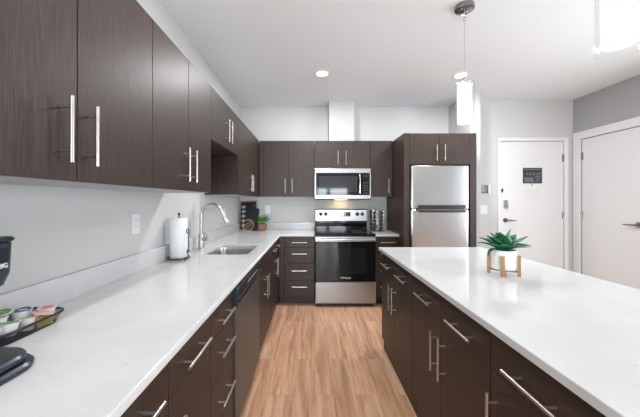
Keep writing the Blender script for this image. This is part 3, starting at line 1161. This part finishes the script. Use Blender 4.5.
def recessed(x, y, label):
    t = thing('recessed_downlight', label, 'lamp', (x, y, H), 'recessed ceiling downlights')
    bm = BM(); lathe(bm, [(0.058, 0.0), (0.080, 0.0), (0.080, -0.004), (0.062, -0.008), (0.058, -0.003)], seg=36)
    obj('trim_ring', bm, WHITE_PL, t, smooth=True)
    bm = BM(); lathe(bm, [(0, -0.004), (0.058, -0.004), (0.058, -0.0005), (0, -0.0005)], seg=30)
    obj('lens', bm, LED, t, smooth=True)
    return t


recessed(0.115, 3.166, 'round lit recessed downlight in the ceiling over the aisle')
recessed(1.646, 3.205, 'round lit recessed downlight in the ceiling behind the farther pendant')
for x, y, p in ((0.115, 3.166, 19), (1.646, 3.205, 15), (-0.25, 1.2, 11), (0.6, -1.6, 8), (2.4, -1.6, 8)):  # first two have fixtures; the other three are unseen added fill
    downlight((x, y, H - 0.012), p)

# ------------------------------------------------------------------ outlets, switch, thermostat, door sign
def outlet(o, f, u, z, label, w=0.076, h=0.120, group='white wall outlets'):
    t = thing('wall_outlet', label, 'outlet', fp(o, f, u, 0, z), group)
    bm = BM(); fbox(bm, o, f, u - w / 2, u + w / 2, z - h / 2, z + h / 2, 0.0003, 0.006, 0.002)
    obj('cover_plate', bm, WHITE_PL, t, world=True)
    bm = BM(); fbox(bm, o, f, u - 0.017, u + 0.017, z - 0.034, z + 0.034, 0.006, 0.008, 0.001)
    r = obj('receptacle', bm, WHITE_PL, t, world=True)
    bm = BM()
    for s in (-1, 1):
        for du in (-0.007, 0.007):
            fbox(bm, o, f, u + du - 0.0012, u + du + 0.0012, z + s * 0.018 - 0.005, z + s * 0.018 + 0.005, 0.0079, 0.0084)
    obj('slots', bm, BLACK, r, world=True)


outlet('E', XL, 1.727, 1.195, 'white duplex outlet on the left wall before the paper towels')
outlet('E', XL, 3.50, 1.185, 'white duplex outlet on the left wall behind the faucet')
outlet('S', YB, -0.645, 1.205, 'white duplex outlet on the back wall above the potted herb')

t = thing('light_switch', 'white double light switch on the wall left of the entry door', 'switch', (2.375, YD, 1.21))
bm = BM(); fbox(bm, 'S', YD, 2.325, 2.425, 1.150, 1.270, 0.0003, 0.006, 0.002)
obj('cover_plate', bm, WHITE_PL, t, world=True)
for u in (2.352, 2.398):
    bm = BM(); fbox(bm, 'S', YD, u - 0.015, u + 0.015, 1.177, 1.243, 0.006, 0.010, 0.002)
    obj('rocker', bm, WHITE_PL, t, world=True)
t = thing('intercom_panel', 'square dark screened wall panel above the light switch', 'wall panel', (2.39, YD, 1.49))
bm = BM(); fbox(bm, 'S', YD, 2.326, 2.460, 1.432, 1.556, 0.0003, 0.016, 0.003)
ip = obj('housing', bm, WHITE_PL, t, world=True)
bm = BM(); fbox(bm, 'S', YD, 2.330, 2.430, 1.436, 1.552, 0.0161, 0.020, 0.002)
obj('screen', bm, mat('grey_screen', (0.04, 0.04, 0.042), 0.12), t, world=True)
bm = BM(); fbox(bm, 'S', YD, 2.330, 2.430, 1.436, 1.452, 0.0201, 0.022, 0.0005)
obj('lower_strip', bm, BLACK, t, world=True)

t = thing('door_sign', 'dark slate sign with pale lettering on the entry door', 'sign', (3.05, F1, 1.68))
bm = BM(); fbox(bm, 'S', F1, 2.918, 3.182, 1.572, 1.788, 0.0005, 0.005, 0.001)
obj('board', bm, mat('slate_board', (0.030, 0.038, 0.052), 0.4), t, world=True)
bm = BM(); fbox(bm, 'S', F1, 2.93, 3.17, 1.765, 1.770, 0.005, 0.0056)
rnd = random.Random(3)
for r in range(4):
    u = 2.94
    while u < 3.06:
        w = rnd.uniform(0.010, 0.026)
        fbox(bm, 'S', F1, u, min(u + w, 3.07), 1.590 + r * 0.018, 1.598 + r * 0.018, 0.005, 0.0056)
        u += w + 0.006
for r in range(6):
    u = 3.09
    while u < 3.15:
        w = rnd.uniform(0.010, 0.022)
        fbox(bm, 'S', F1, u, min(u + w, 3.165), 1.600 + r * 0.022, 1.605 + r * 0.022, 0.005, 0.0056)
        u += w + 0.006
obj('lettering', bm, PRINT_GREY, t, world=True)
bm = BM()
for u, z in ((2.975, 1.705), (3.02, 1.700), (3.065, 1.705)):
    cyl(bm, fp('S', F1, u, 0.005, z), fp('S', F1, u, 0.0062, z), 0.012, seg=14)
obj('round_marks', bm, mat('orange_print', (0.35, 0.16, 0.10), 0.5), t, world=True)
t = thing('notice_sheet', 'faint white printed sheet taped under the dark sign on the entry door', 'paper', (3.05, F1, 1.43))
bm = BM(); fbox(bm, 'S', F1, 2.922, 3.178, 1.335, 1.528, 0.0004, 0.0014)
obj('sheet', bm, PAPER, t, world=True)
bm = BM()
for r in range(9):
    u = 2.94
    while u < 3.15:
        w = rnd.uniform(0.015, 0.04)
        fbox(bm, 'S', F1, u, min(u + w, 3.165), 1.350 + r * 0.018, 1.354 + r * 0.018, 0.0014, 0.0017)
        u += w + 0.008
obj('lettering', bm, mat('faint_print', (0.55, 0.56, 0.62), 0.6), t, world=True)

# ------------------------------------------------------------------ paper towel holder and roll
PX, PY = -0.955, 2.09
t = thing('paper_towel_holder', 'black wire paper towel holder on the left worktop', 'holder', (PX, PY, CT))
bm = BM()
n = 28
tube(bm, [(0.075 * math.cos(2 * PI * k / n), 0.075 * math.sin(2 * PI * k / n), 0.014) for k in range(n)], 0.0035, 8, closed=True)
tube(bm, [(-0.075, 0, 0.014), (0, 0, 0.012), (0.075, 0, 0.014)], 0.0035, 8)
tube(bm, [(0, -0.075, 0.014), (0, 0, 0.012), (0, 0.075, 0.014)], 0.0035, 8)
for a in (200, 320, 80):
    c, s = math.cos(math.radians(a)), math.sin(math.radians(a))
    pts = [(0.075 * c, 0.075 * s, 0.014), (0.09 * c, 0.09 * s, 0.018), (0.100 * c, 0.100 * s, 0.012), (0.098 * c, 0.098 * s, 0.004), (0.088 * c, 0.088 * s, 0.005)]
    tube(bm, pts, 0.0035, 8)
obj('wire_base', bm, BLACK, t, smooth=True)
bm = BM(); cyl(bm, (0, 0, 0.012), (0, 0, 0.318), 0.004, seg=12)
lathe(bm, [(0, 0.316), (0.007, 0.318), (0.009, 0.326), (0.006, 0.336), (0, 0.338)], seg=16)
obj('rod', bm, BLACK, t, smooth=True)
bm = BM()
ax = 0.078
pts = [(0.066, -0.03, 0.014), (ax, -0.03, 0.03), (ax - 0.006, -0.03, 0.06), (ax + 0.006, -0.03, 0.10), (ax + 0.002, -0.03, 0.16), (ax + 0.008, -0.03, 0.20),
       (ax + 0.000, -0.03, 0.225), (ax - 0.010, -0.03, 0.215), (ax - 0.008, -0.03, 0.195), (ax + 0.002, -0.03, 0.19)]
tube(bm, pts, 0.0038, 8)
pts = [(ax + 0.012 * math.cos(k * 0.7) * (1 - k / 14), -0.03, 0.062 + 0.016 * math.sin(k * 0.7) * (1 - k / 14)) for k in range(11)]
tube(bm, pts, 0.0035, 8)
obj('scroll_arm', bm, BLACK, t, smooth=True)
bm = BM()
lathe(bm, [(0.020, 0.0), (0.056, 0.0), (0.0575, 0.002), (0.0575, 0.278), (0.056, 0.280), (0.020, 0.280), (0.020, 0.0)], seg=48)
tag(obj('paper_towel_roll', bm, TOWEL, None, loc=(PX, PY, CT + 0.0185), smooth=True), 'white paper towel roll standing on the black wire holder', 'paper towels')

# ------------------------------------------------------------------ corner still life
tilt = math.radians(-16)
# framed board
t = thing('framed_tray', 'wood framed black board with pale oval motifs, leaning in the back corner', 'tray', (-0.908, 4.133, CT + 0.003), rot=(tilt, math.radians(-2.0), 0))
W2, HH = 0.128, 0.440
bm = BM()
box(bm, -W2, -W2 + 0.018, 0, 0.022, 0, HH, 0.002)
box(bm, W2 - 0.018, W2, 0, 0.022, 0, HH, 0.002)
box(bm, -W2 + 0.018, W2 - 0.018, 0, 0.022, 0, 0.018, 0.002)
box(bm, -W2 + 0.018, W2 - 0.018, 0, 0.022, HH - 0.018, HH, 0.002)
obj('frame', bm, WOOD_FRAME, t)
bm = BM(); box(bm, -W2 + 0.018, W2 - 0.018, 0.010, 0.018, 0.018, HH - 0.018)
pn = obj('panel', bm, BLACK_MATTE, t)
bm = BM()
for r in range(5):
    for c in range(1):
        cx, cz = -0.070 + c * 0.075, 0.075 + r * 0.068
        pts = [(cx + 0.028 * math.cos(2 * PI * k / 20), 0, cz + 0.023 * math.sin(2 * PI * k / 20)) for k in range(20)]
        loft(bm, [[(x, 0.0098, z) for x, _, z in pts], [(x, 0.0085, z) for x, _, z in pts]])
bmesh.ops.recalc_face_normals(bm, faces=bm.faces)
obj('oval_motifs', bm, mat('pale_motif', (0.42, 0.45, 0.50), 0.5), pn)
# black paddle board
t = thing('cutting_board', 'black paddle shaped cutting board leaning on the framed board', 'cutting board', (-0.846, 4.088, CT + 0.003), rot=(tilt, math.radians(1.5), 0))


def prism_xz(bm, pts, y0, y1):
    loft(bm, [[(x, y0, z) for x, z in pts], [(x, y1, z) for x, z in pts]])
    bmesh.ops.recalc_face_normals(bm, faces=bm.faces)
    return bm


pr = []
for x, z in rrect(-0.085, 0.085, 0.0, 0.325, 0.022, 5):
    pr.append((x, z))
# insert a handle in the top edge (between the first two corner arcs)
hd = [(0.030, 0.325), (0.022, 0.333), (0.020, 0.375), (0.012, 0.392), (0.0, 0.397), (-0.012, 0.392), (-0.020, 0.375), (-0.022, 0.333), (-0.030, 0.325)]
pr = pr[:6] + hd + pr[6:]
bm = BM(); prism_xz(bm, pr, 0.0, 0.016)
cb = obj('board', bm, mat('black_board', (0.010, 0.014, 0.022), 0.45), t)
bm = BM(); cyl(bm, (0, -0.0006, 0.372), (0, 0.0, 0.372), 0.007, seg=16)
obj('hanging_hole', bm, PRINT_GREY, cb)
# round wooden trivet
t = thing('round_trivet', 'round pale wood hoop trivet with crossed slats leaning in front', 'trivet', (-0.893, 4.055, CT + 0.003), rot=(tilt, 0, 0))
bm = BM()
rc = 0.083
n = 40
out = [(rc * math.cos(2 * PI * k / n), rc + rc * math.sin(2 * PI * k / n)) for k in range(n)]
inn = [((rc - 0.010) * math.cos(2 * PI * k / n), rc + (rc - 0.010) * math.sin(2 * PI * k / n)) for k in range(n)]
vo = [[bm.verts.new((x, y, z)) for x, z in ring] for y in (0.0, 0.012) for ring in (out, inn)]
for k in range(n):
    j = (k + 1) % n
    bm.faces.new((vo[0][k], vo[0][j], vo[1][j], vo[1][k]))
    bm.faces.new((vo[2][k], vo[3][k], vo[3][j], vo[2][j]))
    bm.faces.new((vo[0][k], vo[2][k], vo[2][j], vo[0][j]))
    bm.faces.new((vo[1][k], vo[1][j], vo[3][j], vo[3][k]))
bmesh.ops.recalc_face_normals(bm, faces=bm.faces)
obj('hoop', bm, WOOD_FRAME, t, smooth=True)
bm = BM()
for d in (-0.028, 0.0, 0.028):
    L = math.sqrt((rc - 0.006) ** 2 - d * d)
    c, s = math.cos(0.85), math.sin(0.85)
    p0 = (c * -L - s * d, 0.006, rc + s * -L + c * d)
    p1 = (c * L - s * d, 0.006, rc + s * L + c * d)
    cyl(bm, p0, p1, 0.0042, seg=8)
obj('slats', bm, WOOD_FRAME, t)
# herb
t = thing('potted_herb', 'small bushy green herb in a square brown wooden pot by the back wall', 'plant', (-0.690, 4.085, CT))
bm = BM()
loft(bm, [[(x, y, z) for x, y in rrect(-s, s, -s, s, 0.006, 3)] for s, z in ((0.046, 0.0), (0.053, 0.104), (0.046, 0.104), (0.044, 0.090))])
obj('pot', bm, WOOD_POT, t, smooth=True)
bm = BM()
rnd = random.Random(11)
for k in range(12):
    a, rr = rnd.uniform(0, 2 * PI), rnd.uniform(0.01, 0.03)
    top = Vector((math.cos(a) * rnd.uniform(0.02, 0.07), math.sin(a) * rnd.uniform(0.02, 0.06), rnd.uniform(0.13, 0.20)))
    tube(bm, [(rr * math.cos(a), rr * math.sin(a), 0.088), (rr * 1.3 * math.cos(a), rr * 1.3 * math.sin(a), 0.12), top], 0.0018, 5)
obj('stems', bm, BASIL, t)


def small_leaf(bm, p, d, up, L, W):
    d = d.normalized()
    s = d.cross(up)
    s = s.normalized() if s.length > 1e-4 else d.orthogonal().normalized()
    nrm = s.cross(d)
    rows = []
    for t_, w in ((0, 0.12), (0.25, 0.75), (0.5, 1.0), (0.75, 0.75), (1.0, 0.08)):
        c = p + d * L * t_ - nrm * (L * 0.25 * t_ * t_)
        rows.append([bm.verts.new(c - s * W * w + nrm * W * 0.35 * w), bm.verts.new(c), bm.verts.new(c + s * W * w + nrm * W * 0.35 * w)])
    for a, b in zip(rows, rows[1:]):
        for k in range(2):
            bm.faces.new((a[k], a[k + 1], b[k + 1], b[k]))


bm = BM()
for k in range(230):
    a = rnd.uniform(0, 2 * PI)
    el = rnd.uniform(-0.2, 1.0)
    rr = rnd.uniform(0.25, 1.0)
    c = Vector((math.cos(a) * math.cos(el) * 0.094 * rr, math.sin(a) * math.cos(el) * 0.078 * rr, 0.150 + math.sin(el) * 0.082 * rr))
    if c.x < -0.02:
        c.y = min(c.y, 0.0)      # the cutting board stands behind this side
    dv = Vector((math.cos(a), math.sin(a) if c.x > -0.02 else -abs(math.sin(a)), rnd.uniform(-0.4, 0.8)))
    small_leaf(bm, c, dv, Vector((0, 0, 1)), rnd.uniform(0.024, 0.036), rnd.uniform(0.009, 0.013))
for p in bm.faces:
    p.smooth = True
obj('foliage', bm, BASIL, t)

# ------------------------------------------------------------------ spice rack
SX, SY = 0.915, 4.065
t = thing('spice_rack', 'square chrome tower spice rack on the small worktop beside the range', 'spice rack', (SX, SY, CT))
bm = BM(); rprism(bm, -0.078, 0.078, -0.078, 0.078, 0.012, 0.0, 0.014, 0.003)
obj('base', bm, BLACK, t, smooth=True)
bm = BM(); rprism(bm, -0.078, 0.078, -0.078, 0.078, 0.012, 0.286, 0.298, 0.003)
obj('top_plate', bm, CHROME, t, smooth=True)
bm = BM()
for sx in (-1, 1):
    for sy in (-1, 1):
        cyl(bm, (sx * 0.072, sy * 0.072, 0.014), (sx * 0.074, sy * 0.074, 0.286), 0.0025, seg=10)
box(bm, -0.022, 0.022, -0.022, 0.022, 0.014, 0.286)
obj('posts', bm, CHROME, t, smooth=True)
bm = BM()
for r in range(5):
    z = 0.018 + r * 0.0535
    for s in (-1, 1):
        tube(bm, [(-0.072, s * 0.066, z), (0.072, s * 0.066, z)], 0.002, 6)
        tube(bm, [(s * 0.066, -0.072, z), (s * 0.066, 0.072, z)], 0.002, 6)
obj('shelf_wires', bm, CHROME, t, smooth=True)
SP = [mat('spice_%s' % n_, c, 0.35) for n_, c in (('red', (0.20, 0.03, 0.015)), ('green', (0.08, 0.11, 0.03)), ('tan', (0.30, 0.20, 0.09)), ('dark', (0.05, 0.03, 0.02)))]
SIDE_NAME = ['front', 'right', 'left']
rows_w = ['bottom', 'second', 'middle', 'fourth', 'top']
for side, ang in enumerate((0, PI / 2, -PI / 2)):
    for r in range(5):
        for c in range(2):
            z = 0.044 + r * 0.0535
            M = Matrix.Rotation(ang, 4, 'Z')
            u = -0.046 + c * 0.092
            if side:
                u *= 0.5 if False else 1
            q = M @ Vector((u, -0.024, 0))
            if side and c == (0 if ang > 0 else 1):
                continue          # hidden by the jars of the front side
            lab = '%s row spice jar with black lid, %s jar on the %s of the rack' % (rows_w[r], 'left' if c == 0 else 'right', 'front')
            if side:
                lab = '%s row spice jar with black lid, lying on the %s side of the spice rack' % (rows_w[r], SIDE_NAME[side])
            j = thing('spice_jar', lab, 'jar', (SX + q.x, SY + q.y, CT + z), 'spice jars in the rack', rot=(0, 0, ang))
            bm = BM(); cyl(bm, (0, -0.001, 0), (0, -0.044, 0), 0.0215, seg=20)
            obj('jar_body', bm, SP[(r * 2 + c + side) % 4], j, smooth=True)
            bm = BM(); cyl(bm, (0, -0.0442, 0), (0, -0.060, 0), 0.0225, seg=20)
            obj('lid', bm, BLACK, j, smooth=True)

# ------------------------------------------------------------------ agave on the island
AX, AY = 1.103, 1.665
t = thing('potted_agave', 'green agave plant in a white pot on a wooden stand on the island', 'plant', (AX, AY, CT))
bm = BM()
lathe(bm, [(0, 0.030), (0.052, 0.030), (0.060, 0.034), (0.0625, 0.045), (0.0635, 0.138), (0.062, 0.141), (0.058, 0.138), (0.057, 0.126)], seg=44)
pot = obj('pot', bm, CERAMIC, t, smooth=True)
bm = BM(); lathe(bm, [(0, 0.130), (0.0568, 0.127), (0.0568, 0.120), (0, 0.120)], seg=30)
obj('soil', bm, SOIL, t)
dirs = [(-0.60, -0.80), (0.80, -0.60), (-0.80, 0.60), (0.60, 0.80)]
first = None
for dx, dy in dirs:
    bm = BM()
    box(bm, -0.0105, 0.0105, -0.0085, 0.0085, 0, 0.114, 0.001)
    bmesh.ops.transform(bm, matrix=Matrix.Translation((dx * 0.0735, dy * 0.0735, 0)) @ Matrix.Rotation(math.atan2(dy, dx) + PI / 2, 4, 'Z'), verts=bm.verts)
    obj('stand_leg', bm, WOOD_LIGHT, t)
bm = BM()
for k in (0, 1):
    dx, dy = dirs[k]
    b2 = BM(); box(b2, -0.064, 0.064, -0.007, 0.007, 0.0175 + k * 0.0, 0.0292)
    bmesh.ops.transform(b2, matrix=Matrix.Rotation(math.atan2(dy, dx), 4, 'Z'), verts=b2.verts)
    me = bpy.data.meshes.new('tmp'); b2.to_mesh(me); b2.free(); bm.from_mesh(me); bpy.data.meshes.remove(me)
obj('stand_crossbar', bm, WOOD_LIGHT, t)


def big_leaf(bm, az, el, L, W, droop, z0=0.125, r0=0.008):
    n = 9
    d = Vector((math.cos(az), math.sin(az), 0))
    s = Vector((-math.sin(az), math.cos(az), 0))
    p = d * r0 + Vector((0, 0, z0))
    e = el
    rows = []
    for k in range(n + 1):
        t_ = k / n
        w = W * (0.55 + 1.6 * t_ - 1.0 * t_ * t_) if t_ < 0.45 else W * (1.0675) * (1 - ((t_ - 0.45) / 0.55) ** 1.7)
        w = max(w, 0.0006)
        T = d * math.cos(e) + Vector((0, 0, math.sin(e)))
        N = -d * math.sin(e) + Vector((0, 0, math.cos(e)))
        cup = 0.42 * w
        rows.append([bm.verts.new(p - s * w + N * cup), bm.verts.new(p - s * w * 0.5 + N * cup * 0.3), bm.verts.new(p),
                     bm.verts.new(p + s * w * 0.5 + N * cup * 0.3), bm.verts.new(p + s * w + N * cup)])
        p = p + T * (L / n)
        e -= droop / n
    for a, b in zip(rows, rows[1:]):
        for k in range(4):
            f = bm.faces.new((a[k], a[k + 1], b[k + 1], b[k]))
            f.smooth = True


bm = BM()
rnd = random.Random(5)
D = math.radians
for az, el, L, W, dr2 in ((190, 34, 0.165, 0.022, 0.55), (228, 44, 0.120, 0.026, 0.75), (282, 40, 0.115, 0.027, 0.7),
                          (335, 36, 0.125, 0.028, 0.6), (8, 36, 0.170, 0.019, 0.25), (50, 42, 0.13, 0.025, 0.5),
                          (100, 42, 0.13, 0.025, 0.5), (150, 44, 0.135, 0.024, 0.4),
                          (178, 56, 0.125, 0.030, 0.35), (245, 66, 0.118, 0.028, 0.3), (300, 68, 0.116, 0.028, 0.3),
                          (20, 54, 0.130, 0.030, 0.3), (85, 62, 0.12, 0.029, 0.2), (140, 66, 0.12, 0.029, 0.2),
                          (215, 74, 0.120, 0.031, 0.15), (320, 80, 0.132, 0.030, 0.05)):
    big_leaf(bm, D(az), D(el), L * 1.06, W * 1.28, dr2)
lf = obj('leaves', bm, AGAVE, t)
sm = lf.modifiers.new('thickness', 'SOLIDIFY'); sm.thickness = 0.0022
bm = BM()
big_leaf(bm, D(192), D(15), 0.080, 0.013, 1.9, 0.142, 0.045)
big_leaf(bm, D(352), D(14), 0.115, 0.011, 0.25, 0.142, 0.03)
lf = obj('lower_leaves', bm, mat('faded_leaf', (0.05, 0.11, 0.07), 0.5), t)
sm = lf.modifiers.new('thickness', 'SOLIDIFY'); sm.thickness = 0.002

# ------------------------------------------------------------------ coffee maker
KX0, KX1, KY0, KY1 = -1.024, -0.700, 0.50, 0.772
t = thing('coffee_maker', 'dark single cup coffee maker at the left edge of the picture', 'coffee maker', ((KX0 + KX1) / 2, (KY0 + KY1) / 2, CT))
bm = BM(); rprism(bm, KX0, KX1, KY0, KY1, 0.065, CT + 0.0005, CT + 0.020, 0.006, 8)
obj('base', bm, NAVY, t, world=True, smooth=True)
bm = BM(); rprism(bm, KX0 + 0.10, KX1 - 0.012, KY0 + 0.014, KY1 - 0.012, 0.06, CT + 0.0205, CT + 0.040, 0.005, 8)
dt = obj('drip_tray', bm, NAVY, t, world=True, smooth=True)
bm = BM(); rprism(bm, KX0 + 0.13, KX1 - 0.026, KY0 + 0.028, KY1 - 0.026, 0.05, CT + 0.0401, CT + 0.0415, 0.0005, 8)
obj('grille', bm, BLACK, dt, world=True, smooth=True)
bm = BM(); rprism(bm, KX0, KX0 + 0.14, KY0 + 0.01, KY1 - 0.01, 0.03, CT + 0.0205, 1.12, 0.004, 6)
obj('column', bm, NAVY, t, world=True, smooth=True)
bm = BM()
hx1 = -0.785


def kr(i, z, x1, r=0.022):
    return [(x, y, z) for x, y in rrect(KX0 + i, x1 - i, KY0 + 0.004 + i, KY1 - 0.004 - i, r, 8)]


loft(bm, [kr(0.014, 1.098, hx1 - 0.03), kr(0.004, 1.112, hx1 - 0.008), kr(0.0, 1.145, hx1), kr(0.0, 1.215, hx1 + 0.004), kr(0.0, 1.222, hx1 + 0.004), kr(0.006, 1.224, hx1)])
hd_ = obj('brew_head', bm, NAVY, t, world=True, smooth=True)
bm = BM(); rprism(bm, KX0, hx1 + 0.006, KY0 - 0.006, KY1 + 0.002, 0.022, 1.2245, 1.237, 0.004, 8)
obj('lid', bm, BLACK, t, world=True, smooth=True)
bm = text_bm('KEURIG', 0.017, axes((hx1 + 0.003, 0.717, 1.165), (0, 1, 0), (0, 0, 1)), 0.0022)
obj('badge', bm, PRINT_WHITE, hd_, world=True)

# ------------------------------------------------------------------ coffee pod tray
TX0, TX1, TY0, TY1 = -1.020, -0.872, 0.800, 1.045
TC = ((TX0 + TX1) / 2, (TY0 + TY1) / 2, CT)
t = thing('wire_tray', 'black wire mesh tray holding coffee pods at the left edge of the worktop', 'tray', TC)
bm = BM()


def tr(i, z, r=0.045):
    return [(x, y, z) for x, y in rrect(TX0 + i, TX1 - i, TY0 + i, TY1 - i, r, 8)]


loft(bm, [tr(0.012, CT + 0.003), tr(0.0, CT + 0.034)], cap0=False, cap1=False)
obj('mesh_side', bm, WIREMESH, t, world=True, smooth=True)
bm = BM(); loft(bm, [tr(0.012, CT + 0.001), tr(0.012, CT + 0.003)])
obj('tray_bottom', bm, BLACK, t, world=True)
bm = BM(); tube(bm, tr(0.0, CT + 0.035), 0.0044, 8, closed=True)
obj('rim', bm, BLACK, t, world=True, smooth=True)


def coffee_pod(x, y, z, rx, rz, col, ink, label):
    t = thing('coffee_pod', label, 'coffee pod', (x, y, z), 'coffee pods in the wire tray', rot=(rx, 0, rz))
    bm = BM(); lathe(bm, [(0, -0.036), (0.0165, -0.036), (0.018, -0.034), (0.0215, -0.004), (0.0215, 0.0), (0, 0.0)], seg=24)
    obj('cup', bm, WHITE_PL, t, smooth=True)
    bm = BM(); lathe(bm, [(0, 0.0002), (0.0255, 0.0002), (0.026, 0.001), (0.0255, 0.0018), (0, 0.0018)], seg=28)
    l = obj('lid', bm, WHITE_PL, t, smooth=True)
    bm = BM(); lathe(bm, [(0, 0.0019), (0.0215, 0.0019), (0.0215, 0.0024), (0, 0.0024)], seg=26)
    obj('foil', bm, col, l, smooth=True)
    bm = BM(); box(bm, -0.012, 0.012, -0.004, 0.004, 0.00245, 0.0029, 0.0)
    obj('label_print', bm, ink, l)


GRN = mat('green_foil', (0.02, 0.38, 0.05), 0.3)
RED = mat('red_foil', (0.50, 0.05, 0.03), 0.3)
BLU = mat('blue_foil', (0.02, 0.05, 0.30), 0.3)
ORG = mat('orange_foil', (0.65, 0.30, 0.12), 0.35)
CRM = mat('cream_foil', (0.66, 0.66, 0.50), 0.4)
PNK = mat('pink_paper', (0.75, 0.42, 0.42), 0.5)
YLW = mat('yellow_paper', (0.62, 0.50, 0.10), 0.5)
TZ = CT + 0.003 + 0.038
coffee_pod(-0.907, 0.870, TZ + 0.012, -0.12, 0.3, GRN, CRM, 'coffee pod with a white rimmed green foil lid, front of the tray')
coffee_pod(-0.910, 0.998, TZ + 0.012, 0.10, 1.0, PNK, RED, 'coffee pod with a pink and red lid at the far end of the tray')
coffee_pod(-0.985, 0.990, TZ + 0.006, 0.15, 0.4, BLU, WHITE_PL, 'coffee pod with a blue lid in the far wall-side corner of the tray')
coffee_pod(-0.950, 0.946, TZ + 0.016, -0.20, 0.8, BLU, GRN, 'coffee pod with a blue lid and green mark in the middle of the tray')
coffee_pod(-0.990, 0.928, TZ + 0.022, 0.18, 0.2, GRN, ORG, 'coffee pod with a green lid next to the wall')
coffee_pod(-0.962, 0.888, TZ + 0.018, -0.15, 0.9, ORG, CRM, 'coffee pod with an orange lid near the front of the tray')
coffee_pod(-0.910, 0.925, TZ + 0.004, -0.10, 0.6, CRM, GRN, 'coffee pod with a cream lid between the green and the pink pods')
coffee_pod(-0.922, 0.836, TZ + 0.010, -0.20, 0.3, CRM, RED, 'coffee pod with a cream lid and red stripe at the near end of the tray')
coffee_pod(-0.975, 0.835, TZ + 0.010, 0.10, 0.3, mat('brown_foil', (0.12, 0.06, 0.05), 0.35), WHITE_PL, 'coffee pod with a brown lid at the near end beside the wall')


def packet(x, y, z, rot, m, label):
    bm = BM()
    n, k2 = 6, 4
    rows = []
    for i in range(n + 1):
        rows.append([(-0.026 + 0.052 * i / n, -0.016 + 0.032 * j / k2) for j in range(k2 + 1)])
    top = [[bm.verts.new((a, b, 0.0005 + 0.004 * math.sin(PI * i / n) * math.sin(PI * j / k2))) for j, (a, b) in enumerate(r)] for i, r in enumerate(rows)]
    bot = [[bm.verts.new((a, b, -0.0005 - 0.003 * math.sin(PI * i / n) * math.sin(PI * j / k2))) for j, (a, b) in enumerate(r)] for i, r in enumerate(rows)]
    for i in range(n):
        for j in range(k2):
            bm.faces.new((top[i][j], top[i + 1][j], top[i + 1][j + 1], top[i][j + 1]))
            bm.faces.new((bot[i][j], bot[i][j + 1], bot[i + 1][j + 1], bot[i + 1][j]))
    for i in range(n):
        bm.faces.new((top[i][0], bot[i][0], bot[i + 1][0], top[i + 1][0]))
        bm.faces.new((top[i][k2], top[i + 1][k2], bot[i + 1][k2], bot[i][k2]))
    for j in range(k2):
        bm.faces.new((top[0][j], top[0][j + 1], bot[0][j + 1], bot[0][j]))
        bm.faces.new((top[n][j], bot[n][j], bot[n][j + 1], top[n][j + 1]))
    o = obj('sweetener_packet', bm, m, None, loc=(x, y, z), rot=rot, smooth=True)
    tag(o, label, 'packet', 'packets in the wire tray')


packet(-0.912, 1.008, CT + 0.022, (0.9, 0.1, 1.2), YLW, 'yellow sweetener packet standing inside the far end of the mesh tray')
packet(-0.889, 0.965, CT + 0.022, (1.2, 0.0, 1.5), YLW, 'yellow sweetener packet pressed against the aisle side of the mesh tray')
packet(-0.893, 0.962, CT + 0.048, (0.2, 0.25, 1.2), PNK, 'pink sweetener packet on top beside the pink coffee pod')
